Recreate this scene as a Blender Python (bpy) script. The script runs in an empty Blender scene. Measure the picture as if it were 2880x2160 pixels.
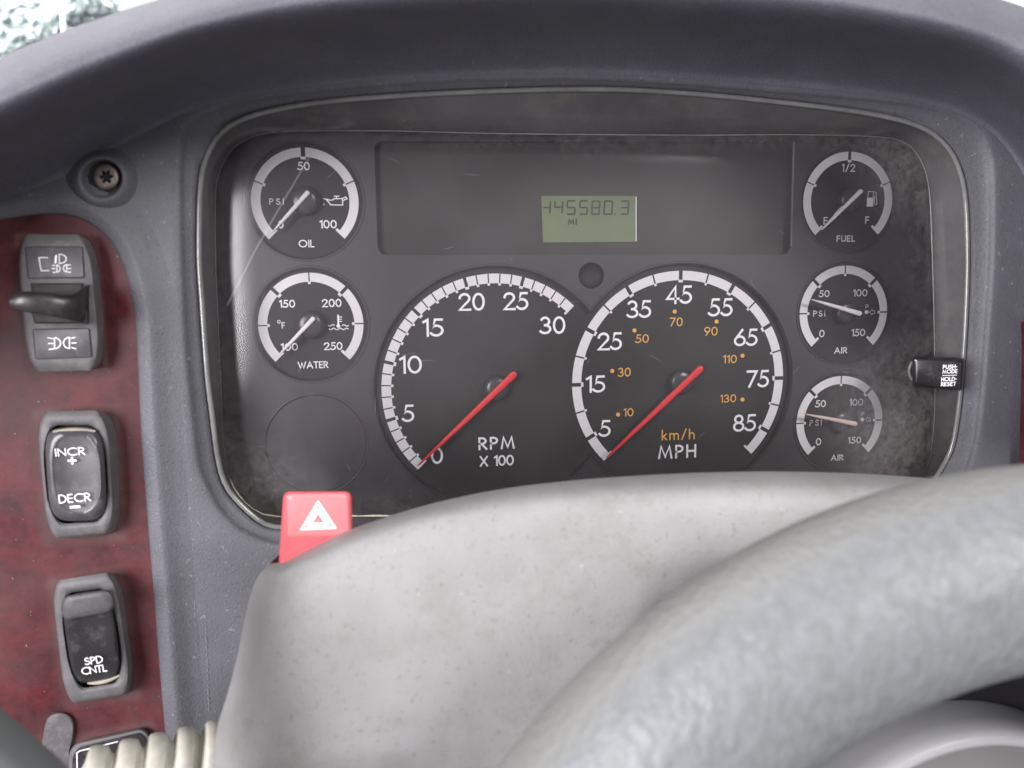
import bpy, bmesh, math, random
import numpy as np
from mathutils import Vector, Matrix

scene = bpy.context.scene
random.seed(7)
rng = np.random.default_rng(7)
R_ = math.radians

# ------------------------------------------------------------------ camera
F_PX = 2200.0                       # focal length in photo pixels (photo is 2880 x 2160)
YAW, PITCH, ROLL = -0.13551, -0.12817, 0.01559
CAM = np.array([0.0, -0.38118, 0.0])
def _rot(y, p, r):
    cy, sy, cp, sp, cr, sr = math.cos(y), math.sin(y), math.cos(p), math.sin(p), math.cos(r), math.sin(r)
    Rz = np.array([[cy, -sy, 0], [sy, cy, 0], [0, 0, 1]])
    Rx = np.array([[1, 0, 0], [0, cp, -sp], [0, sp, cp]])
    Ry = np.array([[cr, 0, sr], [0, 1, 0], [-sr, 0, cr]])
    return Rz @ Rx @ Ry
ROT = _rot(YAW, PITCH, ROLL)
cam_data = bpy.data.cameras.new('camera')
cam = bpy.data.objects.new('camera', cam_data)
scene.collection.objects.link(cam)
m = Matrix.Identity(4)
for i in range(3):
    m[i][0] = ROT[i, 0]; m[i][1] = ROT[i, 2]; m[i][2] = -ROT[i, 1]; m[i][3] = CAM[i]
cam.matrix_world = m
cam_data.sensor_width = 36.0
cam_data.lens = 36.0 * F_PX / 2880.0
cam_data.clip_start = 0.01
cam_data.clip_end = 200.0
cam_data.dof.use_dof = True
cam_data.dof.focus_distance = 0.41
cam_data.dof.aperture_fstop = 9.5
scene.camera = cam

# ------------------------------------------------------------------ world, lamps, exposure
world = bpy.data.worlds.new('World'); scene.world = world
world.use_nodes = True
bg = world.node_tree.nodes['Background']
bg.inputs['Color'].default_value = (0.98, 0.95, 1.0, 1)
bg.inputs['Strength'].default_value = 0.50

def area_lamp(name, loc, target, sx, sy, power, color):
    d = bpy.data.lights.new(name, 'AREA'); d.shape = 'RECTANGLE'
    d.size = sx; d.size_y = sy; d.energy = power; d.color = color
    o = bpy.data.objects.new(name, d); scene.collection.objects.link(o)
    o.location = loc
    o.rotation_euler = (Vector(target) - Vector(loc)).to_track_quat('-Z', 'Y').to_euler()
    return o
# daylight through the driver's side window, the windshield and the far side window
area_lamp('driver_window_light', (-0.92, -1.00, 0.15), (0.05, 0.0, -0.03), 0.85, 0.65, 40.0, (1.0, 0.97, 1.0))
area_lamp('overhead_fill_light', (0.10, -0.24, 0.85), (0.10, -0.20, -0.15), 1.4, 0.40, 3.8, (0.97, 0.98, 1.0))  # added overhead lamp to brighten the column cover, no window there
area_lamp('windshield_light', (0.15, 0.34, 0.62), (0.05, -0.20, -0.15), 1.5, 0.40, 1.2, (0.97, 0.98, 1.0))
area_lamp('passenger_window_light', (0.70, -1.00, 0.52), (0.1, 0.0, -0.08), 0.34, 0.28, 13.0, (1.0, 0.98, 0.97))
area_lamp('outdoor_daylight', (-2.2, 1.6, 3.2), (-2.6, 4.2, 1.2), 2.5, 2.5, 1250.0, (1, 1, 1))

scene.view_settings.view_transform = 'Standard'
scene.view_settings.look = 'None'
scene.view_settings.exposure = 0.0
scene.view_settings.gamma = 1.0
scene.view_settings.use_curve_mapping = False
scene.cycles.use_denoising = True
scene.cycles.max_bounces = 8
scene.cycles.transparent_max_bounces = 12

# ------------------------------------------------------------------ helpers
def P(x, y, Y):
    """photo pixel -> world point on the plane at depth Y"""
    d = ROT @ np.array([(x - 1440.0) / F_PX, 1.0, -(y - 1080.0) / F_PX])
    t = (Y - CAM[1]) / d[1]
    return CAM + d * t
def mm_px(Y):                        # metres per photo pixel at depth Y
    return (Y - CAM[1]) / F_PX
def PX(w):
    v = ROT.T @ (np.asarray(w) - CAM)
    return 1440 + F_PX * v[0] / v[1], 1080 - F_PX * v[2] / v[1]

COL = scene.collection
def empty(name, loc, label=None, cat=None, kind=None):
    o = bpy.data.objects.new(name, None); COL.objects.link(o)
    o.location = tuple(loc); o.empty_display_size = 0.01
    if label: o['label'] = label
    if cat: o['category'] = cat
    if kind: o['kind'] = kind
    o['_loc'] = [float(a) for a in loc]
    return o
def root_loc(o):
    while o.parent: o = o.parent
    return np.array(o['_loc']) if '_loc' in o else np.zeros(3)
def obj(name, verts, faces, mat, parent=None, smooth=True, angle=35, label=None, cat=None, kind=None):
    V = np.asarray(verts, float)
    L = root_loc(parent) if parent else np.zeros(3)
    me = bpy.data.meshes.new(name)
    me.from_pydata([tuple(v) for v in (V - L)], [], [tuple(int(i) for i in f) for f in faces])
    me.validate()
    bm = bmesh.new(); bm.from_mesh(me)
    bmesh.ops.recalc_face_normals(bm, faces=bm.faces)
    bm.to_mesh(me); bm.free()
    if smooth:
        me.shade_smooth(); me.set_sharp_from_angle(angle=R_(angle))
    me.materials.append(mat)
    o = bpy.data.objects.new(name, me); COL.objects.link(o)
    if parent: o.parent = parent
    if label: o['label'] = label
    if cat: o['category'] = cat
    if kind: o['kind'] = kind
    return o

class MB:
    def __init__(s): s.v = []; s.f = []
    def add(s, V, F):
        n = len(s.v); s.v += [np.asarray(a, float) for a in V]; s.f += [[i + n for i in f] for f in F]; return s
    def build(s, name, mat, parent=None, **k): return obj(name, s.v, s.f, mat, parent, **k)

def loft(loops, closed=True, cap0=False, cap1=False):
    n = len(loops[0]); V = [p for L in loops for p in L]; Fc = []
    for j in range(len(loops) - 1):
        for i in range(n if closed else n - 1):
            a = j * n + i; b = j * n + (i + 1) % n
            Fc.append([a, b, b + n, a + n])
    if cap0: Fc.append(list(range(n))[::-1])
    if cap1: Fc.append([(len(loops) - 1) * n + i for i in range(n)])
    return V, Fc
def catmull(pts, n, closed=False):
    pts = np.asarray(pts, float); m_ = len(pts); out = []
    segs = m_ if closed else m_ - 1
    for t in np.linspace(0, segs, n, endpoint=not closed):
        i = min(int(t), segs - 1); u = t - i
        if closed: p0, p1, p2, p3 = (pts[(i + k) % m_] for k in (-1, 0, 1, 2))
        else:
            p1, p2 = pts[i], pts[i + 1]
            p0 = pts[i - 1] if i > 0 else 2 * p1 - p2
            p3 = pts[i + 2] if i + 2 < m_ else 2 * p2 - p1
        out.append(.5 * ((2 * p1) + (-p0 + p2) * u + (2 * p0 - 5 * p1 + 4 * p2 - p3) * u * u + (-p0 + 3 * p1 - 3 * p2 + p3) * u ** 3))
    return np.array(out)
def rrect(cx, cy, hx, hy, rx, ry, n=7):
    """rounded rectangle loop in a plane"""
    out = []
    for sx, sy, a0 in ((1, 1, 0), (-1, 1, 90), (-1, -1, 180), (1, -1, 270)):
        for a in np.linspace(a0, a0 + 90, n):
            out.append((cx + sx * (hx - rx) + rx * math.cos(R_(a)), cy + sy * (hy - ry) + ry * math.sin(R_(a))))
    return np.array(out)
def quad_map(c):
    """corners TL,TR,BR,BL (pixels) -> bilinear map from u,v in 0..1 (v down)"""
    c = np.asarray(c, float)
    return lambda u, v: (c[0] * (1 - u) + c[1] * u) * (1 - v) + (c[3] * (1 - u) + c[2] * u) * v
def qloop(c, Y, inset=0.0, r=0.15, asp=1.0, n=7, dY=None):
    q = quad_map(c); out = []
    for u, v in rrect(.5, .5, .5 - inset, .5 - inset / asp, max(r - inset * .6, .02), max((r - inset * .6) / asp, .02 / asp), n):
        x, y = q(u, v); out.append(P(x, y, Y + (dY(u, v) if dY else 0)))
    return out
def tube(path, rad, seg=8, closed=False):
    path = [np.asarray(p, float) for p in path]; n = len(path); loops = []
    prev = None
    for i in range(n):
        a = path[(i - 1) % n] if (closed or i > 0) else path[i]
        b = path[(i + 1) % n] if (closed or i < n - 1) else path[i]
        t = b - a; t /= np.linalg.norm(t) + 1e-12
        ref = np.array([0, 1.0, 0]) if abs(t[1]) < .9 else np.array([1.0, 0, 0])
        s = np.cross(t, ref); s /= np.linalg.norm(s); w = np.cross(s, t)
        r = rad[i] if hasattr(rad, '__len__') else rad
        loops.append([path[i] + r * (s * math.cos(k * 2 * math.pi / seg) + w * math.sin(k * 2 * math.pi / seg)) for k in range(seg)])
    if closed: loops.append(loops[0])
    return loft(loops, True, not closed, not closed)

# ---- stroke lettering (geometric sans), flat ribbons
def arc(cx, cy, rx, ry, a0, a1, n=None):
    n = n or max(4, int(abs(a1 - a0) / 15))
    return [(cx + rx * math.cos(R_(a)), cy + ry * math.sin(R_(a))) for a in np.linspace(a0, a1, n + 1)]
G = {
 '0': (.5, [arc(.25, .5, .25, .5, 90, 450, 28)]),
 '1': (.17, [[(0, .86), (.17, 1), (.17, 0)]]),
 '2': (.5, [arc(.24, .73, .235, .27, 172, -32) + [(0, 0), (.5, 0)]]),
 '3': (.47, [arc(.21, .755, .195, .245, 150, -90) , arc(.2, .255, .255, .255, 90, -148)]),
 '4': (.56, [[(.56, .25), (0, .25), (.41, 1), (.41, 0)]]),
 '5': (.47, [[(.44, 1), (.15, 1), (.065, .545)] + arc(.19, .31, .27, .31, 112, -145)]),
 '6': (.5, [arc(.25, .285, .25, .285, 90, 450, 26), [(.035, .42), (.37, 1)]]),
 '7': (.47, [[(0, 1), (.47, 1), (.1, 0)]]),
 '8': (.48, [arc(.24, .765, .19, .235, 90, 450, 22), arc(.24, .265, .24, .265, 90, 450, 24)]),
 '9': (.5, [arc(.25, .715, .25, .285, 90, 450, 26), [(.465, .58), (.13, 0)]]),
 'A': (.68, [[(0, 0), (.34, 1), (.68, 0)], [(.14, .34), (.54, .34)]]),
 'C': (.72, [arc(.46, .5, .46, .5, 52, 308, 22)]),
 'D': (.6, [[(.18, 0), (0, 0), (0, 1), (.18, 1)] + arc(.18, .5, .42, .5, 90, -90, 14)[1:]]),
 'E': (.4, [[(.4, 1), (0, 1), (0, 0), (.4, 0)], [(.0, .51), (.37, .51)]]),
 'F': (.38, [[(.38, 1), (0, 1), (0, 0)], [(0, .5), (.34, .5)]]),
 'H': (.52, [[(0, 0), (0, 1)], [(.52, 0), (.52, 1)], [(0, .51), (.52, .51)]]),
 'I': (.02, [[(.01, 0), (.01, 1)]]),
 'k': (.36, [[(0, 0), (0, 1)], [(.34, .6), (.02, .27)], [(.1, .34), (.36, 0)]]),
 'L': (.36, [[(0, 1), (0, 0), (.36, 0)]]),
 'M': (.8, [[(0, 0), (.13, 1), (.4, .08), (.67, 1), (.8, 0)]]),
 'N': (.6, [[(0, 0), (0, 1), (.6, 0), (.6, 1)]]),
 'O': (.92, [arc(.46, .5, .46, .5, 90, 450, 30)]),
 'P': (.42, [[(0, 0), (0, 1), (.16, 1)] + arc(.16, .74, .26, .26, 90, -90, 10)[1:] + [(.0, .48)]]),
 'R': (.46, [[(0, 0), (0, 1), (.16, 1)] + arc(.16, .74, .26, .26, 90, -90, 10)[1:] + [(.0, .48)], [(.16, .46), (.46, 0)]]),
 'S': (.46, [arc(.23, .755, .19, .245, 35, 262, 12) + arc(.215, .255, .235, .255, 82, -150, 12)]),
 'T': (.5, [[(0, 1), (.5, 1)], [(.25, 1), (.25, 0)]]),
 'U': (.52, [[(0, 1), (0, .28)] + arc(.26, .26, .26, .26, 180, 360, 12) + [(.52, 1)]]),
 'W': (.95, [[(0, 1), (.26, 0), (.475, .9), (.69, 0), (.95, 1)]]),
 'X': (.54, [[(0, 0), (.54, 1)], [(0, 1), (.54, 0)]]),
 'm': (.72, [[(0, 0), (0, .62)], arc(.18, .42, .18, .2, 180, 0, 8) + [(.36, 0)], arc(.54, .42, .18, .2, 180, 0, 8) + [(.72, 0)]]),
 'h': (.4, [[(0, 0), (0, 1)], arc(.2, .4, .2, .22, 180, 0, 8) + [(.4, 0)]]),
 '/': (.36, [[(0, -.05), (.36, 1.05)]]),
 '-': (.2, [[(0, .45), (.2, .45)]]),
 '+': (.6, [[(0, .5), (.6, .5)], [(.3, .2), (.3, .8)]]),
 ' ': (.3, []),
}
def ribbon(pts, t, cap=True):
    p = [np.asarray(a, float) for a in pts]
    closed = np.linalg.norm(p[0] - p[-1]) < 1e-9 and len(p) > 3
    if closed: p = p[:-1]
    n = len(p)
    if cap and not closed:
        d = p[0] - p[1]; p[0] = p[0] + d / np.linalg.norm(d) * t / 2
        d = p[-1] - p[-2]; p[-1] = p[-1] + d / np.linalg.norm(d) * t / 2
    Lf, Rt = [], []
    for i in range(n):
        a = p[i] - p[i - 1] if (closed or i > 0) else p[1] - p[0]
        b = p[(i + 1) % n] - p[i] if (closed or i < n - 1) else p[-1] - p[-2]
        a = a / (np.linalg.norm(a) + 1e-12); b = b / (np.linalg.norm(b) + 1e-12)
        na = np.array([-a[1], a[0]]); nb = np.array([-b[1], b[0]])
        mi = na + nb; l = np.linalg.norm(mi); mi = mi / l if l > 1e-6 else na
        k = min(1 / max(mi @ na, .35), 1.9)
        Lf.append(p[i] + mi * k * t / 2); Rt.append(p[i] - mi * k * t / 2)
    V = Lf + Rt; Fc = []
    for i in range(n if closed else n - 1):
        j = (i + 1) % n; Fc.append([i, j, j + n, i + n])
    return V, Fc
def text_mesh(txt, w, h, t, sp=.2):
    """strokes of a string centred on 0,0; w x h overall size, t stroke width"""
    x = 0; items = []
    for ch in txt:
        gw, st = G[ch]
        items.append((x, st)); x += gw + sp
    tot = max(x - sp, 1e-6)
    sx = (w - t) / tot if tot > .05 else 1.0; sy = h - t
    V, Fc = [], []; kk = 0
    for x0, st in items:
        for s in st:
            pts = [((x0 + a) * sx - (w - t) / 2, b * sy - (h - t) / 2) for a, b in s]
            v, f = ribbon(pts, t); n = len(V)
            V += [(a[0], a[1], kk * 1.2e-5) for a in v]; Fc += [[i + n for i in ff] for ff in f]; kk += 1
    return V, Fc
def place_text(name, txt, px, py, w, h, Y, mat, parent, t=.125, sp=.2, ang=0.0, dy=0):
    s = mm_px(Y)
    # local pixel scale (foreshortening) measured on the plane
    c = P(px, py, Y)
    ex = np.linalg.norm(P(px + 1, py, Y) - c); ez = np.linalg.norm(P(px, py + 1, Y) - c)
    V, Fc = text_mesh(txt, w * ex, h * ez, t * h * ez, sp)
    ca, sa = math.cos(R_(ang)), math.sin(R_(ang))
    W = [c + np.array([x * ca - y * sa, -z - 2e-5, x * sa + y * ca]) for x, y, z in V]
    return obj(name, W, Fc, mat, parent, smooth=False)
def icon(name, strokes, tpx, Y, mat, parent, polys=()):
    """strokes given as pixel polylines on the plane Y"""
    V, Fc = [], []
    for kk, s in enumerate(strokes):
        W = [P(x, y, Y) for x, y in s]
        pts = [(a[0], a[2]) for a in W]
        v, f = ribbon(pts, tpx * mm_px(Y), cap=True); n = len(V)
        V += [(a[0], Y - 2e-5 - kk * 1.2e-5, a[1]) for a in v]; Fc += [[i + n for i in ff] for ff in f]
    for kk, pl in enumerate(polys):
        n = len(V)
        V += [tuple(P(x, y, Y - 2e-5 - (len(strokes) + kk) * 1.2e-5)) for x, y in pl]; Fc.append(list(range(n, n + len(pl))))
    return obj(name, V, Fc, mat, parent, smooth=False)
def circ_px(x, y, r, n=16): return [(x + r * math.cos(a), y + r * math.sin(a)) for a in np.linspace(0, 2 * math.pi, n, endpoint=False)]

# ------------------------------------------------------------------ materials
def nodes(name):
    mt = bpy.data.materials.new(name); mt.use_nodes = True
    nt = mt.node_tree; b = nt.nodes['Principled BSDF']
    return mt, nt, b
def mat(name, col, rough=.5, spec=.5, metal=0.0, coat=0.0, var=0.0, vscale=60, bump=0.0, bscale=1500, dust=None, dscale=25, damt=.5, rvar=0.0, dlo=.5, dhi=.7, speck=None):
    mt, nt, b = nodes(name)
    b.inputs['Roughness'].default_value = rough
    b.inputs['Metallic'].default_value = metal
    b.inputs['Specular IOR Level'].default_value = spec
    b.inputs['Coat Weight'].default_value = coat
    b.inputs['Coat Roughness'].default_value = .08
    N, Lk = nt.nodes.new, nt.links.new
    tc = N('ShaderNodeTexCoord')
    csock = None
    if var or dust:
        nz = N('ShaderNodeTexNoise'); nz.inputs['Scale'].default_value = vscale; nz.inputs['Detail'].default_value = 6; nz.inputs['Roughness'].default_value = .65
        Lk(tc.outputs['Object'], nz.inputs['Vector'])
        mx = N('ShaderNodeMix'); mx.data_type = 'RGBA'
        mx.inputs[6].default_value = (*[c * (1 - var) for c in col], 1); mx.inputs[7].default_value = (*[min(c * (1 + var), 1) for c in col], 1)
        mr = N('ShaderNodeMapRange'); mr.inputs[1].default_value = .3; mr.inputs[2].default_value = .7
        Lk(nz.outputs['Fac'], mr.inputs[0]); Lk(mr.outputs[0], mx.inputs[0])
        csock = mx.outputs[2]
        if dust:
            n2 = N('ShaderNodeTexNoise'); n2.inputs['Scale'].default_value = dscale; n2.inputs['Detail'].default_value = 8; n2.inputs['Roughness'].default_value = .7
            Lk(tc.outputs['Object'], n2.inputs['Vector'])
            m2 = N('ShaderNodeMapRange'); m2.inputs[1].default_value = dlo; m2.inputs[2].default_value = dhi; m2.inputs[4].default_value = damt
            Lk(n2.outputs['Fac'], m2.inputs[0])
            mx2 = N('ShaderNodeMix'); mx2.data_type = 'RGBA'; mx2.inputs[7].default_value = (*dust, 1)
            Lk(csock, mx2.inputs[6]); Lk(m2.outputs[0], mx2.inputs[0]); csock = mx2.outputs[2]
            if rvar:
                mr3 = N('ShaderNodeMapRange'); mr3.inputs[3].default_value = rough; mr3.inputs[4].default_value = min(rough + rvar, 1)
                Lk(m2.outputs[0], mr3.inputs[0]); Lk(mr3.outputs[0], b.inputs['Roughness'])
        if speck:
            for scol, sscale, slo, shi, samt in speck:
                n4 = N('ShaderNodeTexNoise'); n4.inputs['Scale'].default_value = sscale; n4.inputs['Detail'].default_value = 3; n4.inputs['Roughness'].default_value = .6
                Lk(tc.outputs['Object'], n4.inputs['Vector'])
                m4 = N('ShaderNodeMapRange'); m4.inputs[1].default_value = slo; m4.inputs[2].default_value = shi; m4.inputs[4].default_value = samt
                Lk(n4.outputs['Fac'], m4.inputs[0])
                x4 = N('ShaderNodeMix'); x4.data_type = 'RGBA'; x4.inputs[7].default_value = (*scol, 1)
                Lk(csock, x4.inputs[6]); Lk(m4.outputs[0], x4.inputs[0]); csock = x4.outputs[2]
        Lk(csock, b.inputs['Base Color'])
    else:
        b.inputs['Base Color'].default_value = (*col, 1)
    if bump:
        nb = N('ShaderNodeTexNoise'); nb.inputs['Scale'].default_value = bscale; nb.inputs['Detail'].default_value = 3
        Lk(tc.outputs['Object'], nb.inputs['Vector'])
        bp = N('ShaderNodeBump'); bp.inputs['Strength'].default_value = bump; bp.inputs['Distance'].default_value = .0006
        Lk(nb.outputs['Fac'], bp.inputs['Height']); Lk(bp.outputs['Normal'], b.inputs['Normal'])
    return mt
M = {}
M['dash'] = mat('dash_plastic', (.088, .089, .100), .55, .4, var=.13, vscale=20, bump=.45, bscale=1000, speck=[((.30, .29, .29), 420, .66, .74, .5), ((.04, .04, .045), 700, .56, .72, .55)], dust=(.26, .25, .26), dscale=60, damt=.16, dlo=.55, dhi=.8)
M['hood'] = mat('hood_plastic', (.096, .096, .115), .60, .3, speck=[((.26, .26, .27), 320, .67, .75, .4), ((.05, .05, .06), 600, .55, .72, .5)], var=.16, vscale=12, bump=.6, bscale=1000, dust=(.22, .22, .24), dscale=38, damt=.20, dlo=.5, dhi=.8)
M['plate'] = mat('face_plate_plastic', (.043, .040, .043), .45, .5, var=.10, vscale=30, bump=.12, bscale=2200)
M['dial'] = mat('dial_black', (.021, .019, .020), .65, .4, var=.12, vscale=400)
M['window'] = mat('smoked_window', (.030, .026, .027), .4, .5, var=.25, vscale=22)
M['white'] = mat('white_print', (.72, .70, .72), .6, .3, var=.03, vscale=300)
M['white2'] = mat('bright_numeral_print', (.86, .85, .87), .6, .3)
M['orange'] = mat('orange_print', (.80, .42, .09), .6, .3)
M['red'] = mat('needle_red', (.78, .035, .04), .45, .4)
M['needle'] = mat('needle_white', (.80, .76, .76), .45, .4)
M['needle_pink_reflection'] = mat('needle_white_pink_reflection', (.74, .52, .48), .45, .4)  # pinkish reflection painted into a white needle's colour
M['hub'] = mat('hub_black', (.045, .043, .047), .28, .5)
M['lcd'] = mat('lcd_green', (.145, .185, .100), .4, .4, var=.08, vscale=40)
M['lcdseg'] = mat('lcd_segment', (.040, .050, .034), .5, .3)
M['lcdseg2'] = mat('lcd_segment_faint', (.052, .064, .044), .5, .3)
M['bezel'] = mat('bezel_gloss', (.066, .064, .067), .22, .55, var=.3, vscale=20, dust=(.16, .14, .11), dscale=45, damt=.30, rvar=.35, dlo=.5, dhi=.75)
M['rim'] = mat('lens_rim', (.14, .14, .135), .14, .6, var=.25, vscale=60)
M['rimcream'] = mat('dusty_rim', (.42, .39, .31), .7, .3, var=.3, vscale=400)
M['darkgap'] = mat('dark_gap', (.014, .013, .015), .6, .3)
M['sgrey'] = mat('switch_frame_grey', (.086, .083, .086), .55, .4, var=.10, vscale=120, bump=.12, bscale=2500, dust=(.24, .22, .21), dscale=110, damt=.40, dlo=.50, dhi=.75)
M['splate'] = mat('switch_plate_grey', (.064, .062, .069), .48, .45, var=.08, vscale=150, bump=.1, bscale=2500, dust=(.3, .29, .29), dscale=160, damt=.2)
M['sblack'] = mat('switch_black', (.018, .016, .018), .20, .5, var=.3, vscale=60, dust=(.16, .14, .14), dscale=140, damt=.35, rvar=.3, dlo=.52, dhi=.75)
M['lever'] = mat('lever_black', (.02, .018, .019), .34, .5, var=.3, vscale=60, dust=(.15, .13, .12), dscale=220, damt=.3, rvar=.3, dlo=.5, dhi=.8)
M['root'] = mat('lever_root_plastic', (.030, .026, .026), .6, .25, var=.3, vscale=200)
M['rocker'] = mat('rocker_dark', (.055, .053, .058), .33, .5, var=.2, vscale=90, dust=(.3, .28, .27), dscale=170, damt=.25, rvar=.2, dlo=.5, dhi=.8)
M['worn'] = mat('rocker_worn_grey', (.062, .057, .060), .5, .4, var=.25, vscale=260)
M['cream'] = mat('cream_plastic', (.25, .23, .18), .5, .4, var=.12, vscale=90)
M['hazard'] = mat('hazard_red', (.86, .11, .13), .30, .6, var=.04, vscale=90, coat=.4)
M['hazface'] = mat('overlit_hazard_red', (.68, .20, .21), .32, .6, var=.05, vscale=90, coat=.4)  # the knob's red with strong light on the face painted in
M['hazw'] = mat('hazard_white', (.93, .92, .90), .5, .4)
M['cover'] = mat('column_cover_grey', (.246, .245, .243), .5, .4, speck=[((.13, .12, .11), 520, .60, .72, .55), ((.40, .39, .38), 300, .70, .76, .6), ((.17, .158, .14), 110, .58, .74, .35)], var=.10, vscale=30, bump=.30, bscale=1100, dust=(.165, .153, .137), dscale=48, damt=.45, dlo=.49, dhi=.74)
M['stalk'] = mat('stalk_cream', (.42, .41, .345), .5, .4, var=.18, vscale=55, dust=(.22, .21, .20), dscale=70, damt=.6, dlo=.45, dhi=.7)
M['screw'] = mat('rusty_screw_steel', (.20, .17, .16), .5, .5, metal=.6, var=.35, vscale=350)
M['screwdark'] = mat('screw_socket', (.02, .017, .017), .7, .3)
M['pad'] = mat('dark_grey_green_vinyl', (.080, .088, .087), .6, .4, var=.08, vscale=40, bump=.2, bscale=500)
M['fleck'] = mat('grit', (.22, .17, .16), .8, .2)
M['fleckdim'] = mat('drip_residue', (.20, .195, .20), .7, .3)
M['hubgrey'] = mat('hub_cap_grey', (.155, .15, .147), .5, .4, var=.05, vscale=40)
M['hubring'] = mat('hub_ring_grey', (.36, .36, .37), .38, .5, var=.03, vscale=40)
M['plug'] = mat('plug_grey', (.075, .068, .072), .6, .4, var=.15, vscale=120, dust=(.35, .33, .32), dscale=150, damt=.3)

def leather_mat():
    mt, nt, b = nodes('grey_leather'); N, Lk = nt.nodes.new, nt.links.new
    tc = N('ShaderNodeTexCoord')
    mp = N('ShaderNodeMapping'); mp.inputs['Scale'].default_value = (1, 1, .6); Lk(tc.outputs['Object'], mp.inputs[0])
    n1 = N('ShaderNodeTexNoise'); n1.inputs['Scale'].default_value = 300; n1.inputs['Detail'].default_value = 4; n1.inputs['Roughness'].default_value = .6; n1.inputs['Distortion'].default_value = .5
    Lk(mp.outputs[0], n1.inputs['Vector'])
    vo = N('ShaderNodeTexVoronoi'); vo.inputs['Scale'].default_value = 520; vo.feature = 'SMOOTH_F1'; Lk(mp.outputs[0], vo.inputs['Vector'])
    n2 = N('ShaderNodeTexNoise'); n2.inputs['Scale'].default_value = 30; n2.inputs['Detail'].default_value = 4; Lk(tc.outputs['Object'], n2.inputs['Vector'])
    cr = N('ShaderNodeMapRange'); cr.inputs[1].default_value = .36; cr.inputs[2].default_value = .66; Lk(n1.outputs['Fac'], cr.inputs[0])
    mx = N('ShaderNodeMix'); mx.data_type = 'RGBA'; mx.inputs[6].default_value = (.128, .135, .139, 1); mx.inputs[7].default_value = (.160, .167, .173, 1)
    Lk(cr.outputs[0], mx.inputs[0])
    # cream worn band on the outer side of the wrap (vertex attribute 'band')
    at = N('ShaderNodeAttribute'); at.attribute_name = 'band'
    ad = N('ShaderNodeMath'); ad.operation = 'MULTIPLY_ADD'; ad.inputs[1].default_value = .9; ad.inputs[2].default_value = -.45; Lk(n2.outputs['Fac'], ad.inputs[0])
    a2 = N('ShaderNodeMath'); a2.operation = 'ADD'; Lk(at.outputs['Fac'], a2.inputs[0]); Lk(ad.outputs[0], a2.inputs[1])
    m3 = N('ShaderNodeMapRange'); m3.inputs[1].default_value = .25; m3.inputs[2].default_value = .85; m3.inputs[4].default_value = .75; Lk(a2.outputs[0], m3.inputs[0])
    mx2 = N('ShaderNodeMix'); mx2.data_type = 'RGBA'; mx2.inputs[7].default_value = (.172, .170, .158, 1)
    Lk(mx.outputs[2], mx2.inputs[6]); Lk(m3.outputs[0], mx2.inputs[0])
    Lk(mx2.outputs[2], b.inputs['Base Color'])
    b.inputs['Roughness'].default_value = .46; b.inputs['Specular IOR Level'].default_value = .45
    sm = N('ShaderNodeMath'); sm.operation = 'MULTIPLY_ADD'; sm.inputs[1].default_value = .5
    Lk(vo.outputs['Distance'], sm.inputs[0]); Lk(n1.outputs['Fac'], sm.inputs[2])
    bp = N('ShaderNodeBump'); bp.inputs['Strength'].default_value = .6; bp.inputs['Distance'].default_value = .0010
    Lk(sm.outputs[0], bp.inputs['Height']); Lk(bp.outputs['Normal'], b.inputs['Normal'])
    return mt
M['leather'] = leather_mat()

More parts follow.
